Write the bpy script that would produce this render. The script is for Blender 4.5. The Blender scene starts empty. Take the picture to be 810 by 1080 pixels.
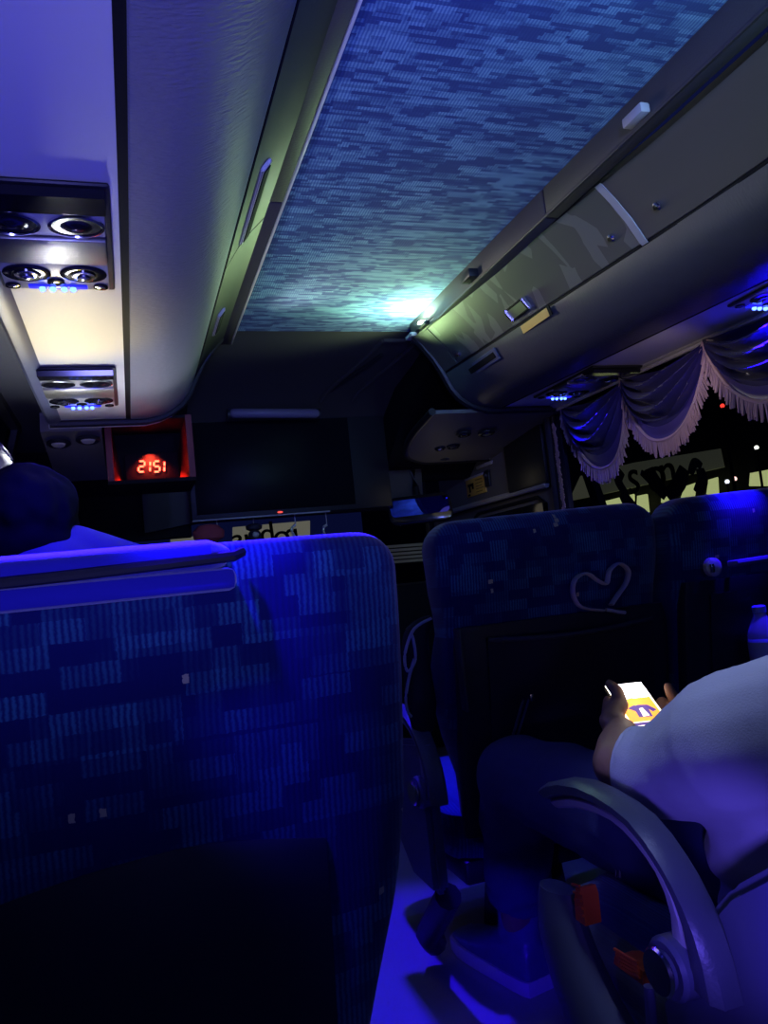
import bpy, bmesh, math, random
from mathutils import Vector, Matrix
random.seed(7)
S = bpy.context.scene
COL = S.collection
PI = math.pi

# ------------------------------------------------------------------ camera
AX_L = Vector((0.946, 0.071, 0.318)); AX_F = Vector((-0.308, -0.116, 0.944)); AX_U = Vector((-0.104, 0.991, 0.088))
CAM = Vector((-0.69, 0.0, 0.95)); FPX = 811.0
cx = Vector((AX_L.x, AX_F.x, AX_U.x)).normalized()
cz = -Vector((AX_L.z, AX_F.z, AX_U.z)).normalized()
cy = cz.cross(cx).normalized(); cx = cy.cross(cz).normalized()
cam_d = bpy.data.cameras.new('camera'); cam = bpy.data.objects.new('camera', cam_d); COL.objects.link(cam)
M = Matrix((cx, cy, cz)).transposed().to_4x4(); M.translation = CAM; cam.matrix_world = M
cam_d.sensor_fit = 'VERTICAL'; cam_d.sensor_height = 24; cam_d.sensor_width = 18; cam_d.lens = 24 * FPX / 1080
cam_d.clip_start = 0.02
S.camera = cam
S.view_settings.view_transform = 'Standard'; S.view_settings.look = 'None'
S.view_settings.gamma = 1; S.view_settings.use_curve_mapping = False; S.view_settings.exposure = 0

def at(px, py, x=None, y=None, z=None):
    c = Vector((px - 405, 540 - py, FPX)); r = Vector((c.dot(AX_L), c.dot(AX_F), c.dot(AX_U)))
    t = (x - CAM.x) / r.x if x is not None else (y - CAM.y) / r.y if y is not None else (z - CAM.z) / r.z
    return CAM + r * t

# ------------------------------------------------------------------ materials
def mat(name, col, rough=.5, metal=0, spec=.5, emit=None, es=0, bump=None, sheen=0, trans=0, ior=1.45):
    m = bpy.data.materials.new(name); m.use_nodes = True
    nt = m.node_tree; b = nt.nodes['Principled BSDF']
    b.inputs['Base Color'].default_value = (*col, 1); b.inputs['Roughness'].default_value = rough
    b.inputs['Metallic'].default_value = metal; b.inputs['Specular IOR Level'].default_value = spec
    b.inputs['IOR'].default_value = ior
    if trans: b.inputs['Transmission Weight'].default_value = trans
    if sheen:
        b.inputs['Sheen Weight'].default_value = sheen; b.inputs['Sheen Roughness'].default_value = .5
    if emit:
        b.inputs['Emission Color'].default_value = (*emit, 1); b.inputs['Emission Strength'].default_value = es
    if bump:
        sc, st, dist = bump[:3]
        tc = nt.nodes.new('ShaderNodeTexCoord'); mp = nt.nodes.new('ShaderNodeMapping')
        mp.inputs['Scale'].default_value = bump[3] if len(bump) > 3 else (1, 1, 1)
        nz = nt.nodes.new('ShaderNodeTexNoise'); nz.inputs['Scale'].default_value = sc; nz.inputs['Detail'].default_value = 5
        bp = nt.nodes.new('ShaderNodeBump'); bp.inputs['Strength'].default_value = st; bp.inputs['Distance'].default_value = dist
        nt.links.new(tc.outputs['Object'], mp.inputs['Vector']); nt.links.new(mp.outputs[0], nz.inputs['Vector'])
        nt.links.new(nz.outputs['Fac'], bp.inputs['Height']); nt.links.new(bp.outputs[0], b.inputs['Normal'])
    return m

def N(nt, t, **k):
    n = nt.nodes.new(t)
    for a, v in k.items(): setattr(n, a, v)
    return n

def fabric(name, base, block, stripe_col, fleck, swz, bw, bh, stripe_scale, rough=.95, fleck_on=True, sheen=.3):
    """woven upholstery: staggered short blocks, some of them filled with fine stripes, sparse flecks"""
    m = mat(name, base, rough, sheen=sheen, spec=.1); nt = m.node_tree; b = nt.nodes['Principled BSDF']; L = nt.links.new
    tc = N(nt, 'ShaderNodeTexCoord'); sp = N(nt, 'ShaderNodeSeparateXYZ'); L(tc.outputs['Object'], sp.inputs[0])
    cb = N(nt, 'ShaderNodeCombineXYZ'); L(sp.outputs[swz[0]], cb.inputs[0]); L(sp.outputs[swz[1]], cb.inputs[1])
    nz = N(nt, 'ShaderNodeTexNoise'); nz.inputs['Scale'].default_value = 260; L(cb.outputs[0], nz.inputs['Vector'])
    off = N(nt, 'ShaderNodeVectorMath', operation='SCALE'); off.inputs['Scale'].default_value = bh * .16; L(nz.outputs['Color'], off.inputs[0])
    ad = N(nt, 'ShaderNodeVectorMath', operation='ADD'); L(cb.outputs[0], ad.inputs[0]); L(off.outputs[0], ad.inputs[1])
    def brick(w, h, o, f):
        br = N(nt, 'ShaderNodeTexBrick'); br.offset = o; br.offset_frequency = f; br.squash = .6; br.squash_frequency = 3
        br.inputs['Color1'].default_value = (0, 0, 0, 1); br.inputs['Color2'].default_value = (1, 1, 1, 1); br.inputs['Mortar'].default_value = (0, 0, 0, 1)
        br.inputs['Scale'].default_value = 1; br.inputs['Brick Width'].default_value = w; br.inputs['Row Height'].default_value = h
        br.inputs['Mortar Size'].default_value = h * .06; br.inputs['Bias'].default_value = 0
        L(ad.outputs[0], br.inputs['Vector']); return br
    sa = N(nt, 'ShaderNodeSeparateXYZ'); L(ad.outputs[0], sa.inputs[0])
    def mth(op, a, b_):
        q = N(nt, 'ShaderNodeMath', operation=op)
        for k, v in enumerate((a, b_)):
            if v is None: continue
            if isinstance(v, (int, float)): q.inputs[k].default_value = v
            else: L(v, q.inputs[k])
        return q.outputs[0]
    def cells(w, h, seed):
        row = mth('FLOOR', mth('DIVIDE', sa.outputs[1], h), None)
        wn = N(nt, 'ShaderNodeTexWhiteNoise', noise_dimensions='1D'); L(mth('ADD', row, seed), wn.inputs['W'])
        sc = N(nt, 'ShaderNodeSeparateColor'); L(wn.outputs['Color'], sc.inputs[0])
        ww = mth('MULTIPLY', mth('ADD', sc.outputs[0], .45), w)
        col = mth('FLOOR', mth('ADD', mth('DIVIDE', sa.outputs[0], ww), mth('MULTIPLY', sc.outputs[1], 9)), None)
        cv = N(nt, 'ShaderNodeCombineXYZ'); L(row, cv.inputs[0]); L(col, cv.inputs[1]); cv.inputs[2].default_value = seed
        w2 = N(nt, 'ShaderNodeTexWhiteNoise', noise_dimensions='3D'); L(cv.outputs[0], w2.inputs['Vector']); return w2.outputs['Value']
    ca = cells(bw, bh, 3.0); cb_ = cells(bw * 1.9, bh * 2.3, 17.0)
    g0 = N(nt, 'ShaderNodeTexNoise'); g0.inputs['Scale'].default_value = .5 / bw; L(cb.outputs[0], g0.inputs['Vector'])
    val = mth('MULTIPLY', mth('ADD', mth('MULTIPLY', ca, .6), mth('MULTIPLY', cb_, .4)), mth('ADD', g0.outputs['Fac'], .5))
    g1 = N(nt, 'ShaderNodeMapRange'); g1.inputs[1].default_value = .30; g1.inputs[2].default_value = .80; L(val, g1.inputs[0])
    pw = N(nt, 'ShaderNodeMath', operation='POWER'); pw.inputs[1].default_value = 1.2; L(g1.outputs[0], pw.inputs[0])
    wv = N(nt, 'ShaderNodeTexWave'); wv.wave_type = 'BANDS'; wv.bands_direction = 'X'; wv.inputs['Scale'].default_value = stripe_scale
    wv.inputs['Distortion'].default_value = 1.5; wv.inputs['Detail'].default_value = 3; L(ad.outputs[0], wv.inputs['Vector'])
    sm = N(nt, 'ShaderNodeMath', operation='MULTIPLY'); L(pw.outputs[0], sm.inputs[0]); L(wv.outputs['Fac'], sm.inputs[1])
    m1 = N(nt, 'ShaderNodeMixRGB'); m1.inputs[1].default_value = (*base, 1); m1.inputs[2].default_value = (*block, 1); L(g1.outputs[0], m1.inputs[0])
    m2 = N(nt, 'ShaderNodeMixRGB'); m2.inputs[2].default_value = (*stripe_col, 1); L(sm.outputs[0], m2.inputs[0]); L(m1.outputs[0], m2.inputs[1])
    out = m2.outputs[0]
    if fleck_on:
        b3 = brick(.012, .010, .5, 2)
        n2 = N(nt, 'ShaderNodeTexNoise'); n2.inputs['Scale'].default_value = 9; L(cb.outputs[0], n2.inputs['Vector'])
        g = N(nt, 'ShaderNodeMath', operation='MULTIPLY'); L(b3.outputs['Color'], g.inputs[0]); L(n2.outputs['Fac'], g.inputs[1])
        gt = N(nt, 'ShaderNodeMath', operation='GREATER_THAN'); gt.inputs[1].default_value = .60; L(g.outputs[0], gt.inputs[0])
        m3 = N(nt, 'ShaderNodeMixRGB'); m3.inputs[2].default_value = (*fleck, 1); L(gt.outputs[0], m3.inputs[0]); L(out, m3.inputs[1]); out = m3.outputs[0]
    L(out, b.inputs['Base Color'])
    bp = N(nt, 'ShaderNodeBump'); bp.inputs['Strength'].default_value = .25; bp.inputs['Distance'].default_value = .001
    L(wv.outputs['Fac'], bp.inputs['Height']); L(bp.outputs[0], b.inputs['Normal'])
    return m

def laminate(name, c1, c2):
    """bin hatch covering with angular lighter flames"""
    m = mat(name, c1, .45); nt = m.node_tree; b = nt.nodes['Principled BSDF']; L = nt.links.new
    tc = N(nt, 'ShaderNodeTexCoord'); mp = N(nt, 'ShaderNodeMapping'); mp.inputs['Scale'].default_value = (5, 15, 5); mp.inputs['Rotation'].default_value = (.35, .1, .2)
    nz = N(nt, 'ShaderNodeTexNoise'); nz.inputs['Scale'].default_value = 6; nz.inputs['Detail'].default_value = 1
    L(tc.outputs['Object'], mp.inputs[0]); L(tc.outputs['Object'], nz.inputs['Vector'])
    mx = N(nt, 'ShaderNodeMixRGB'); mx.inputs[0].default_value = .05; L(mp.outputs[0], mx.inputs[1]); L(nz.outputs['Color'], mx.inputs[2])
    v = N(nt, 'ShaderNodeTexVoronoi'); v.inputs['Scale'].default_value = 2.4; L(mx.outputs[0], v.inputs['Vector'])
    sp = N(nt, 'ShaderNodeSeparateColor'); L(v.outputs['Color'], sp.inputs[0])
    gt = N(nt, 'ShaderNodeMath', operation='GREATER_THAN'); gt.inputs[1].default_value = .62; L(sp.outputs[0], gt.inputs[0])
    mm = N(nt, 'ShaderNodeMixRGB'); mm.inputs[1].default_value = (*c1, 1); mm.inputs[2].default_value = (*c2, 1); L(gt.outputs[0], mm.inputs[0])
    L(mm.outputs[0], b.inputs['Base Color']); return m

SEATF = fabric('seat_fabric', (.006, .010, .095), (.009, .016, .115), (.035, .14, .25), (.42, .38, .25), (0, 2), .042, .022, 50)
VELVET = mat('navy_velvet', (.012, .008, .30), .9, sheen=.4, bump=(300, .3, .002))
CEILF = fabric('ceiling_fabric', (.030, .065, .22), (.07, .18, .40), (.24, .46, .62), (.3, .5, .5), (0, 1), .050, .0085, 48, fleck_on=False, sheen=.1)
LEATHER = mat('grained_grey_leatherette', (.19, .195, .23), .55, bump=(110, .8, .0035, (.5, 1.8, .5)))
DLEATHER = mat('dark_grained_leatherette', (.08, .08, .09), .40, bump=(120, .45, .002, (.6, 1.6, .6)))
PANEL = mat('pale_grey_panel', (.62, .61, .60), .5, bump=(160, .12, .002))
PANELD = mat('grey_door_surround', (.14, .135, .13), .6)
BLACK = mat('black_plastic', (.012, .012, .016), .45)
BLACKM = mat('matte_black', (.006, .006, .008), .8, spec=.2)
GLOSSB = mat('gloss_black', (.01, .01, .014), .12)
RAIL = mat('charcoal_rail', (.06, .055, .055), .5, bump=(200, .2, .002))
HATCHB = mat('brown_grey_hatch', (.085, .075, .068), .5)
HATCHD = mat('shaded_hatch', (.012, .012, .014), .5)  # copy of the hatch colour, darkened for the shade on the left
HATCHP = laminate('flame_pattern_hatch', (.08, .077, .073), (.14, .137, .13))
HOOD = mat('dark_hood_moulding', (.045, .040, .037), .7, bump=(300, .2, .002))
CHROME = mat('chrome', (.75, .75, .76), .18, 1)
STEEL = mat('brushed_steel', (.45, .44, .40), .35, 1, bump=(40, .3, .002, (1, 12, 1)))
SILVER = mat('silver_plastic', (.45, .44, .42), .35)
VINYL = mat('dark_vinyl', (.018, .02, .03), .5, spec=.3)
VINYLR = mat('rough_vinyl', (.03, .033, .045), .6)
NET = mat('dark_net', (.012, .012, .02), .8)
TRIMG = mat('armrest_grey', (.38, .38, .38), .42)
PADD = mat('armrest_dark_pad', (.07, .08, .11), .36, bump=(250, .25, .002))
SHELLB = mat('blue_grey_plastic', (.10, .11, .18), .4)
FLOORM = mat('grey_vinyl_floor', (.30, .30, .34), .45, bump=(90, .25, .003))
ORANGE = mat('orange_lever', (.75, .12, .02), .45)
SATIN = mat('purple_blue_satin', (.026, .02, .12), .26, sheen=.12)
SATINE = mat('purple_satin_hem', (.05, .03, .20), .4, sheen=.15)
FRINGE = mat('mauve_fringe', (.46, .31, .34), .8)
GLASS = mat('dark_glass', (.55, .58, .62), .02, trans=1, ior=1.0)
SKIN = mat('skin', (.30, .16, .10), .55)
SHIRT = mat('pale_grey_jersey', (.44, .45, .50), .9, bump=(420, .35, .002), sheen=.2)
SHIRTD = mat('blue_jersey', (.10, .10, .30), .9)
DENIM = mat('dark_denim', (.03, .038, .11), .85, bump=(500, .35, .002))
HAIR = mat('dark_hair', (.004, .004, .012), .85, spec=.1)
SHOEM = mat('dark_shoe', (.10, .11, .22), .3)
SOLE = mat('pale_sole', (.55, .55, .6), .5)
STITCH = mat('denim_stitch', (.35, .33, .32), .8)
PAPERY = mat('yellow_sticker', (.75, .48, .08), .6)
STICKT = mat('amber_tape', (.62, .40, .10), .55)
CREAM = mat('lit_cream_sign', (.7, .66, .5), .6, emit=(.8, .74, .52), es=.22)
LITWIN = mat('lit_window_outside', (.7, .7, .4), .6, emit=(.72, .78, .30), es=.8)
DIMWIN = mat('dim_facade_outside', (.2, .2, .14), .8, emit=(.25, .26, .16), es=.10)
LEDB = mat('blue_led', (.1, .2, 1), .3, emit=(.07, .15, 1), es=7)
LEDBAR = mat('blue_led_bar', (.02, .02, .5), .3, emit=(.02, .02, 1), es=.9)
LEDR = mat('red_led', (1, .05, .02), .3, emit=(1, .07, .03), es=9)
LEDR2 = mat('dim_red_led', (1, .1, .05), .3, emit=(1, .07, .03), es=1.2)
REDP = mat('red_glow_cheek', (.14, .02, .02), .6)  # red base colour carries part of the clock's glow
LAMPW = mat('white_lamp', (1, 1, 1), .3, emit=(.75, 1, .85), es=30)
LENS = mat('frosted_lens', (.14, .12, .19), .45, spec=.4)
BOTTLE = mat('clear_plastic', (.75, .78, .95), .12, trans=.75, ior=1.25)
WLABEL = mat('bottle_label', (.35, .38, .65), .5)
CAPM = mat('bottle_cap', (.2, .25, .7), .4)
REDC = mat('red_cloth', (.42, .07, .08), .8)
FIG = mat('dark_figure', (.03, .028, .04), .6)
WHITEP = mat('white_plastic', (.6, .58, .52), .5)
SCREENW = mat('screen_white', (1, 1, 1), .3, emit=(1, .95, .93), es=5)
SCREENO = mat('screen_orange', (1, .5, .1), .3, emit=(1, .40, .05), es=1.6)
SCREENY = mat('screen_yellow', (1, .7, .1), .3, emit=(1, .66, .06), es=1.7)
SCREENP = mat('screen_violet', (.1, .05, .3), .3, emit=(.12, .06, .36), es=1)
SCREENL = mat('screen_warm_white', (1, .9, .7), .3, emit=(1, .82, .62), es=2.2)
MIRR = mat('mirror_glass', (.03, .03, .34), .05, 1)  # blue reflection is tinted into the base colour
BAGM = mat('dark_bag_cloth', (.012, .012, .02), .7)
BAGE = mat('bag_rim_light', (.35, .36, .45), .5)  # rim light along the bag, laid on as pale lines
GRILLE = mat('self_lit_grille', (.25, .26, .26), .6, emit=(.3, .33, .3), es=.05)  # faint emission replaces light falling on the slats
EDGE = mat('bright_edge_bead', (.75, .78, .70), .3)
CORD = mat('grey_cord', (.42, .38, .44), .7)

# ------------------------------------------------------------------ object helpers
OFF = {}
def tag(o, label=None, cat=None, group=None, kind=None):
    if label: o['label'] = label
    if cat: o['category'] = cat
    if group: o['group'] = group
    if kind: o['kind'] = kind
    return o
def thing(name, loc, label, cat, group=None):
    o = bpy.data.objects.new(name, None); COL.objects.link(o); o.empty_display_size = .05
    o.location = loc; OFF[o.name] = Vector(loc); return tag(o, label, cat, group)
def obj(name, bm, m, parent=None, smooth=True, loc=None, label=None):
    me = bm if isinstance(bm, bpy.types.Mesh) else bpy.data.meshes.new(name)
    if not isinstance(bm, bpy.types.Mesh):
        bmesh.ops.recalc_face_normals(bm, faces=bm.faces); bm.to_mesh(me); bm.free()
    off = OFF[parent.name] if parent is not None else Vector(loc) if loc is not None else None
    if off is None:
        n = len(me.vertices); off = sum((v.co for v in me.vertices), Vector()) / max(n, 1)
        off.z = min(v.co.z for v in me.vertices)
    me.transform(Matrix.Translation(-off))
    for mm in (m if isinstance(m, (list, tuple)) else [m]): me.materials.append(mm)
    o = bpy.data.objects.new(name, me); COL.objects.link(o)
    if parent is not None:
        o.parent = parent
    else: o.location = off
    OFF[o.name] = off
    if smooth:
        for p in me.polygons: p.use_smooth = True
        try: me.set_sharp_from_angle(angle=math.radians(38))
        except Exception: pass
    if label: o['label'] = label
    return o
def struct(name, bm, m, **k): return tag(obj(name, bm, m, **k), kind='structure')
def B(): return bmesh.new()
def box(bm, lo, hi, bev=0, seg=2):
    lo = Vector(lo); hi = Vector(hi); c = (lo + hi) / 2; d = hi - lo
    r = bmesh.ops.create_cube(bm, size=1, matrix=Matrix.Translation(c) @ Matrix.Diagonal((abs(d.x), abs(d.y), abs(d.z), 1)))
    if bev:
        es = list({e for v in r['verts'] for e in v.link_edges})
        bmesh.ops.bevel(bm, geom=es, offset=bev, segments=seg, profile=.5, affect='EDGES')
    return bm
def loft(bm, rings, closed=True, cap=True):
    R = [[bm.verts.new(p) for p in r] for r in rings]
    n = len(R[0])
    for a, b in zip(R, R[1:]):
        for i in range(n if closed else n - 1):
            j = (i + 1) % n
            try: bm.faces.new((a[i], a[j], b[j], b[i]))
            except ValueError: pass
    if cap and closed:
        bm.faces.new(R[0][::-1]); bm.faces.new(R[-1])
    return bm
def frame(d, up=Vector((0, 0, 1))):
    d = d.normalized()
    if abs(d.dot(up)) > .97: up = Vector((0, 1, 0))
    u = d.cross(up).normalized(); return u, u.cross(d).normalized()
def tube(bm, pts, r, n=8, sx=1, sy=1, up=Vector((0, 0, 1)), cap=True):
    pts = [Vector(p) for p in pts]; rr = r if isinstance(r, (list, tuple)) else [r] * len(pts); rings = []
    for i, p in enumerate(pts):
        d = pts[min(i + 1, len(pts) - 1)] - pts[max(i - 1, 0)]
        u, v = frame(d, up)
        rings.append([p + (u * math.cos(2 * PI * k / n) * sx + v * math.sin(2 * PI * k / n) * sy) * rr[i] for k in range(n)])
    return loft(bm, rings, True, cap)
def spline(pts, n=8):
    P = [Vector(p) for p in pts]; out = []
    for i in range(len(P) - 1):
        p0 = P[max(i - 1, 0)]; p1 = P[i]; p2 = P[i + 1]; p3 = P[min(i + 2, len(P) - 1)]
        for k in range(n):
            t = k / n
            out.append(.5 * ((2 * p1) + (p2 - p0) * t + (2 * p0 - 5 * p1 + 4 * p2 - p3) * t * t + (3 * p1 - p0 - 3 * p2 + p3) * t ** 3))
    out.append(P[-1]); return out
def disc(bm, c, nrm, r, h, n=20, r2=None, up=Vector((0, 1, 0))):
    c = Vector(c); nrm = Vector(nrm).normalized(); u, v = frame(nrm, up); r2 = r if r2 is None else r2
    return loft(bm, [[c + (u * math.cos(2 * PI * k / n) + v * math.sin(2 * PI * k / n)) * q + nrm * hh for k in range(n)] for q, hh in ((r, 0), (r2, h))])
def lathe(bm, c, nrm, prof, n=20, sx=1, sy=1, up=Vector((0, 1, 0))):
    c = Vector(c); nrm = Vector(nrm).normalized(); u, v = frame(nrm, up)
    return loft(bm, [[c + (u * math.cos(2 * PI * k / n) * sx + v * math.sin(2 * PI * k / n) * sy) * q + nrm * h for k in range(n)] for q, h in prof])
def prism(bm, pts, d):
    d = Vector(d); return loft(bm, [[Vector(p) for p in pts], [Vector(p) + d for p in pts]])
def bar(bm, a, b, w, t, up):
    a = Vector(a); b = Vector(b); d = (b - a).normalized(); s = d.cross(Vector(up)).normalized(); u = s.cross(d).normalized()
    return loft(bm, [[q + s * sx * w / 2 + u * ux * t / 2 for sx, ux in ((-1, -1), (1, -1), (1, 1), (-1, 1))] for q in (a, b)])
def sheet(bm, grid, th, nrm=None):
    """closed thin shell from a grid of points; nrm = thickness direction"""
    g = [[Vector(p) for p in r] for r in grid]; nrm = Vector(nrm) * th
    A = [[bm.verts.new(p) for p in r] for r in g]; Bk = [[bm.verts.new(p + nrm) for p in r] for r in g]
    nr, nc = len(g), len(g[0])
    for i in range(nr - 1):
        for j in range(nc - 1):
            bm.faces.new((A[i][j], A[i][j + 1], A[i + 1][j + 1], A[i + 1][j]))
            bm.faces.new((Bk[i][j], Bk[i + 1][j], Bk[i + 1][j + 1], Bk[i][j + 1]))
    for i in range(nr - 1):
        for j in (0, nc - 1): bm.faces.new((A[i][j], A[i + 1][j], Bk[i + 1][j], Bk[i][j]))
    for j in range(nc - 1):
        for i in (0, nr - 1): bm.faces.new((A[i][j], A[i][j + 1], Bk[i][j + 1], Bk[i][j]))
    return bm
def text_mesh(s, size, mtx, depth=.002):
    cu = bpy.data.curves.new('lettering', 'FONT'); cu.body = s; cu.size = size; cu.extrude = depth; cu.align_x = 'CENTER'; cu.align_y = 'CENTER'
    o = bpy.data.objects.new('lettering', cu); COL.objects.link(o)
    bpy.context.view_layer.update()
    me = bpy.data.meshes.new_from_object(o.evaluated_get(bpy.context.evaluated_depsgraph_get()))
    bpy.data.objects.remove(o); bpy.data.curves.remove(cu); me.materials.clear(); me.transform(mtx); return me
def capsule(bm, a, b, ra, rb, n=16, ends=(1, 1)):
    a = Vector(a); b = Vector(b); d = (b - a).normalized(); u, v = frame(d); rings = []
    def ring(c, r): return [c + (u * math.cos(2 * PI * k / n) + v * math.sin(2 * PI * k / n)) * r for k in range(n)]
    if ends[0]:
        for t in (85, 60, 30): rings.append(ring(a - d * ra * math.sin(math.radians(t)), ra * math.cos(math.radians(t))))
    rings.append(ring(a, ra)); rings.append(ring(b, rb))
    if ends[1]:
        for t in (30, 60, 85): rings.append(ring(b + d * rb * math.sin(math.radians(t)), rb * math.cos(math.radians(t))))
    return loft(bm, rings)
def chain(bm, pts, rr, ends=(1, 1)):
    n = len(pts)
    for i in range(n - 1): capsule(bm, pts[i], pts[i + 1], rr[i], rr[i + 1], ends=(1 if i > 0 else ends[0], 1 if i < n - 2 else ends[1]))
def ell(bm, c, r, rot=None):
    m = Matrix.Translation(Vector(c)) @ (rot.to_4x4() if rot else Matrix.Identity(4)) @ Matrix.Diagonal((*r, 1))
    bmesh.ops.create_uvsphere(bm, u_segments=20, v_segments=14, radius=1, matrix=m)
def fuse(bm, vox, smooth=4, disp=None):
    """one continuous surface out of overlapping volumes"""
    bmesh.ops.recalc_face_normals(bm, faces=bm.faces)
    me = bpy.data.meshes.new('fuse'); bm.to_mesh(me); bm.free()
    o = bpy.data.objects.new('fuse', me); COL.objects.link(o)
    r = o.modifiers.new('r', 'REMESH'); r.mode = 'VOXEL'; r.voxel_size = vox
    if smooth:
        s = o.modifiers.new('s', 'SMOOTH'); s.iterations = smooth; s.factor = .5
    bpy.context.view_layer.update()
    out = bpy.data.meshes.new_from_object(o.evaluated_get(bpy.context.evaluated_depsgraph_get()))
    bpy.data.objects.remove(o); bpy.data.meshes.remove(me)
    if disp:
        nn = [v.normal.copy() for v in out.vertices]
        for v, q in zip(out.vertices, nn): v.co += q * disp(v.co)
    return out

# ------------------------------------------------------------------ THE SETTING
YB, YF = -1.3, 2.44           # rear end of what is built, front end of the bins
bm = B(); box(bm, (-1.2, YB, -.06), (1.2, 4.5, 0)); struct('floor', bm, FLOORM, smooth=False)
bm = B(); box(bm, (-.345, YB, 1.85), (.345, 2.575, 1.875)); struct('ceiling', bm, CEILF, smooth=False)
# rails along both sides of the ceiling panel (with joints) and a bright bead
for s, nm in ((-1, 'trim_1'), (1, 'trim_2')):
    bm = B()
    for y0, y1 in ((YB, .55), (.554, 1.55), (1.554, 2.50)):
        box(bm, (s * .322, y0, 1.776), (s * (.378 if s < 0 else .354), y1, 1.86), .004)
    struct(nm, bm, RAIL)
    bm = B(); box(bm, (s * .316, YB, 1.776), (s * .322, 2.50, 1.783), .001); struct('trim_%d' % (3 if s < 0 else 4), bm, EDGE if s < 0 else RAIL)

# overhead racks -------------------------------------------------------------
PB = [(.452, 1.650), (.458, 1.632), (.474, 1.600), (.498, 1.570), (.530, 1.546), (.568, 1.529), (.606, 1.522), (.652, 1.521), (.660, 1.528), (.660, 1.60)]
def dxr(y, s): return 0 if s < 0 else .042 - .082 * max(0, min(1, (y - 1.2) / 1.25))
def ys(a, b, n): return [a + (b - a) * i / n for i in range(n + 1)]
def sweep(bm, prof, s, y0, y1, n=10):
    return loft(bm, [[(s * (x + dxr(y, s)), y, z) for x, z in prof] for y in ys(y0, y1, n)])
def rack(s):
    left = s < 0
    t = thing('overhead_luggage_rack', (s * .7, .6, 1.52),
              'long overhead rack on the left with a pale underside panel and grained grey padded edge' if left else
              'long overhead rack on the right with flame-patterned hatch doors and dark padded edge', 'luggage rack')
    bm = B(); sweep(bm, PB, s, YB, YF, 14); obj('padded_edge', bm, LEATHER if left else DLEATHER, t)
    # hatch doors
    def hatch(y0, y1, m, nm='hatch_door'):
        b = B(); sweep(b, [(.346, 1.782), (.380, 1.747), (.415, 1.705), (.446, 1.656), (.470, 1.656), (.430, 1.735), (.37, 1.79)], s, y0, y1, 6)
        return obj(nm, b, m, t)
    ds = []
    cuts = [YB, -.50, .46, 1.405, 2.335, YF] if not left else [YB, -.3, .65, 1.62, YF]
    for i in range(len(cuts) - 1):
        m = HATCHD if left else HATCHB if i != 3 else HATCHP
        ds.append(hatch(cuts[i] + .003, cuts[i + 1] - .003, m))
    if not left:
        for yj in (.46, 1.405):
            b = B(); sweep(b, [(.342, 1.784), (.376, 1.749), (.411, 1.706), (.442, 1.657), (.450, 1.650), (.425, 1.705), (.39, 1.755)], s, yj - .010, yj + .010, 2)
            obj('hatch_joint_strip', b, SILVER, t)
    bm = B(); sweep(bm, [(.449, 1.657), (.462, 1.657), (.462, 1.648), (.451, 1.649)], s, YB, YF, 12); obj('hatch_gap_seal', bm, BLACKM, t)
    # underside panel with bevelled outer lip
    bm = B(); sweep(bm, [(.668, 1.524), (.852, 1.524), (.852, 1.535), (.668, 1.535)], s, YB, YF - .004, 12); obj('underside_panel', bm, PANEL, t)
    bm = B(); sweep(bm, [(.654, 1.523), (.6675, 1.523), (.6675, 1.545), (.654, 1.545)], s, YB, YF, 12); obj('panel_gap_seal', bm, BLACKM, t)
    bm = B(); sweep(bm, [(.852, 1.522), (.866, 1.513), (.884, 1.512), (.892, 1.520), (.892, 1.545), (.852, 1.545)], s, YB, YF, 12)
    obj('outer_lip', bm, SHELLB if left else SILVER, t)
    bm = B(); sweep(bm, [(.35, 1.80), (.62, 1.80), (.885, 1.62), (.885, 1.546), (.665, 1.546), (.665, 1.60), (.48, 1.66)], s, YB, YF - .01, 6); obj('bin_body', bm, BLACK, t)
    # rubber end gasket and fascia
    gp = [(.352, 1.79), (.385, 1.752), (.42, 1.705), (.447, 1.655), (.458, 1.63), (.474, 1.598), (.498, 1.567), (.530, 1.543), (.568, 1.526), (.61, 1.517), (.70, 1.517), (.80, 1.517), (.885, 1.517)]
    y = YF + .006
    bm = B(); tube(bm, [(s * (a + dxr(y, s)), y, b) for a, b in gp], .013, 8); obj('end_gasket', bm, BLACK, t)
    bm = B(); tube(bm, [(s * (a + dxr(y, s) + .004), y + .02, b - .004) for a, b in gp], .008, 8); obj('end_bead', bm, SILVER if left else VINYL, t)
    bm = B(); prism(bm, [(s * (a + dxr(y, s)), y + .012, b) for a, b in gp + [(.885, 1.80)]], (0, .006, 0)); obj('end_cap', bm, BLACK, t)
    return t, ds
RL, hl = rack(-1)
RR, hr = rack(1)
# fittings on the right rack: handle, locks, slot vent, sticker
def on_hatch(y, f, s=1, out=.0):   # f=0 top, 1 bottom of hatch
    P = [(.346, 1.782), (.380, 1.747), (.415, 1.705), (.446, 1.656)]
    q = f * 3; i = min(int(q), 2); k = q - i
    x = P[i][0] + (P[i + 1][0] - P[i][0]) * k; z = P[i][1] + (P[i + 1][1] - P[i][1]) * k
    n = Vector((-.79 * s, 0, -.61)); return Vector((s * (x + dxr(y, s)), y, z)) + n * out
HN = Vector((-.79, 0, -.61)); HT = Vector((.61, 0, -.79))
def hatch_box(bm, c, ly, lt, ln, s=1, bev=.003):
    n = Vector((HN.x * s, 0, HN.z)); t = Vector((HT.x * s, 0, HT.z))
    m = Matrix((t * lt, Vector((0, ly, 0)), n * ln)).transposed().to_4x4(); m.translation = c
    r = bmesh.ops.create_cube(bm, size=1, matrix=m)
    if bev: bmesh.ops.bevel(bm, geom=list({e for v in r['verts'] for e in v.link_edges}), offset=bev, segments=2, affect='EDGES')
door = hr[3]
c = on_hatch(1.905, .80, 1, .004)
bm = B()
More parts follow.
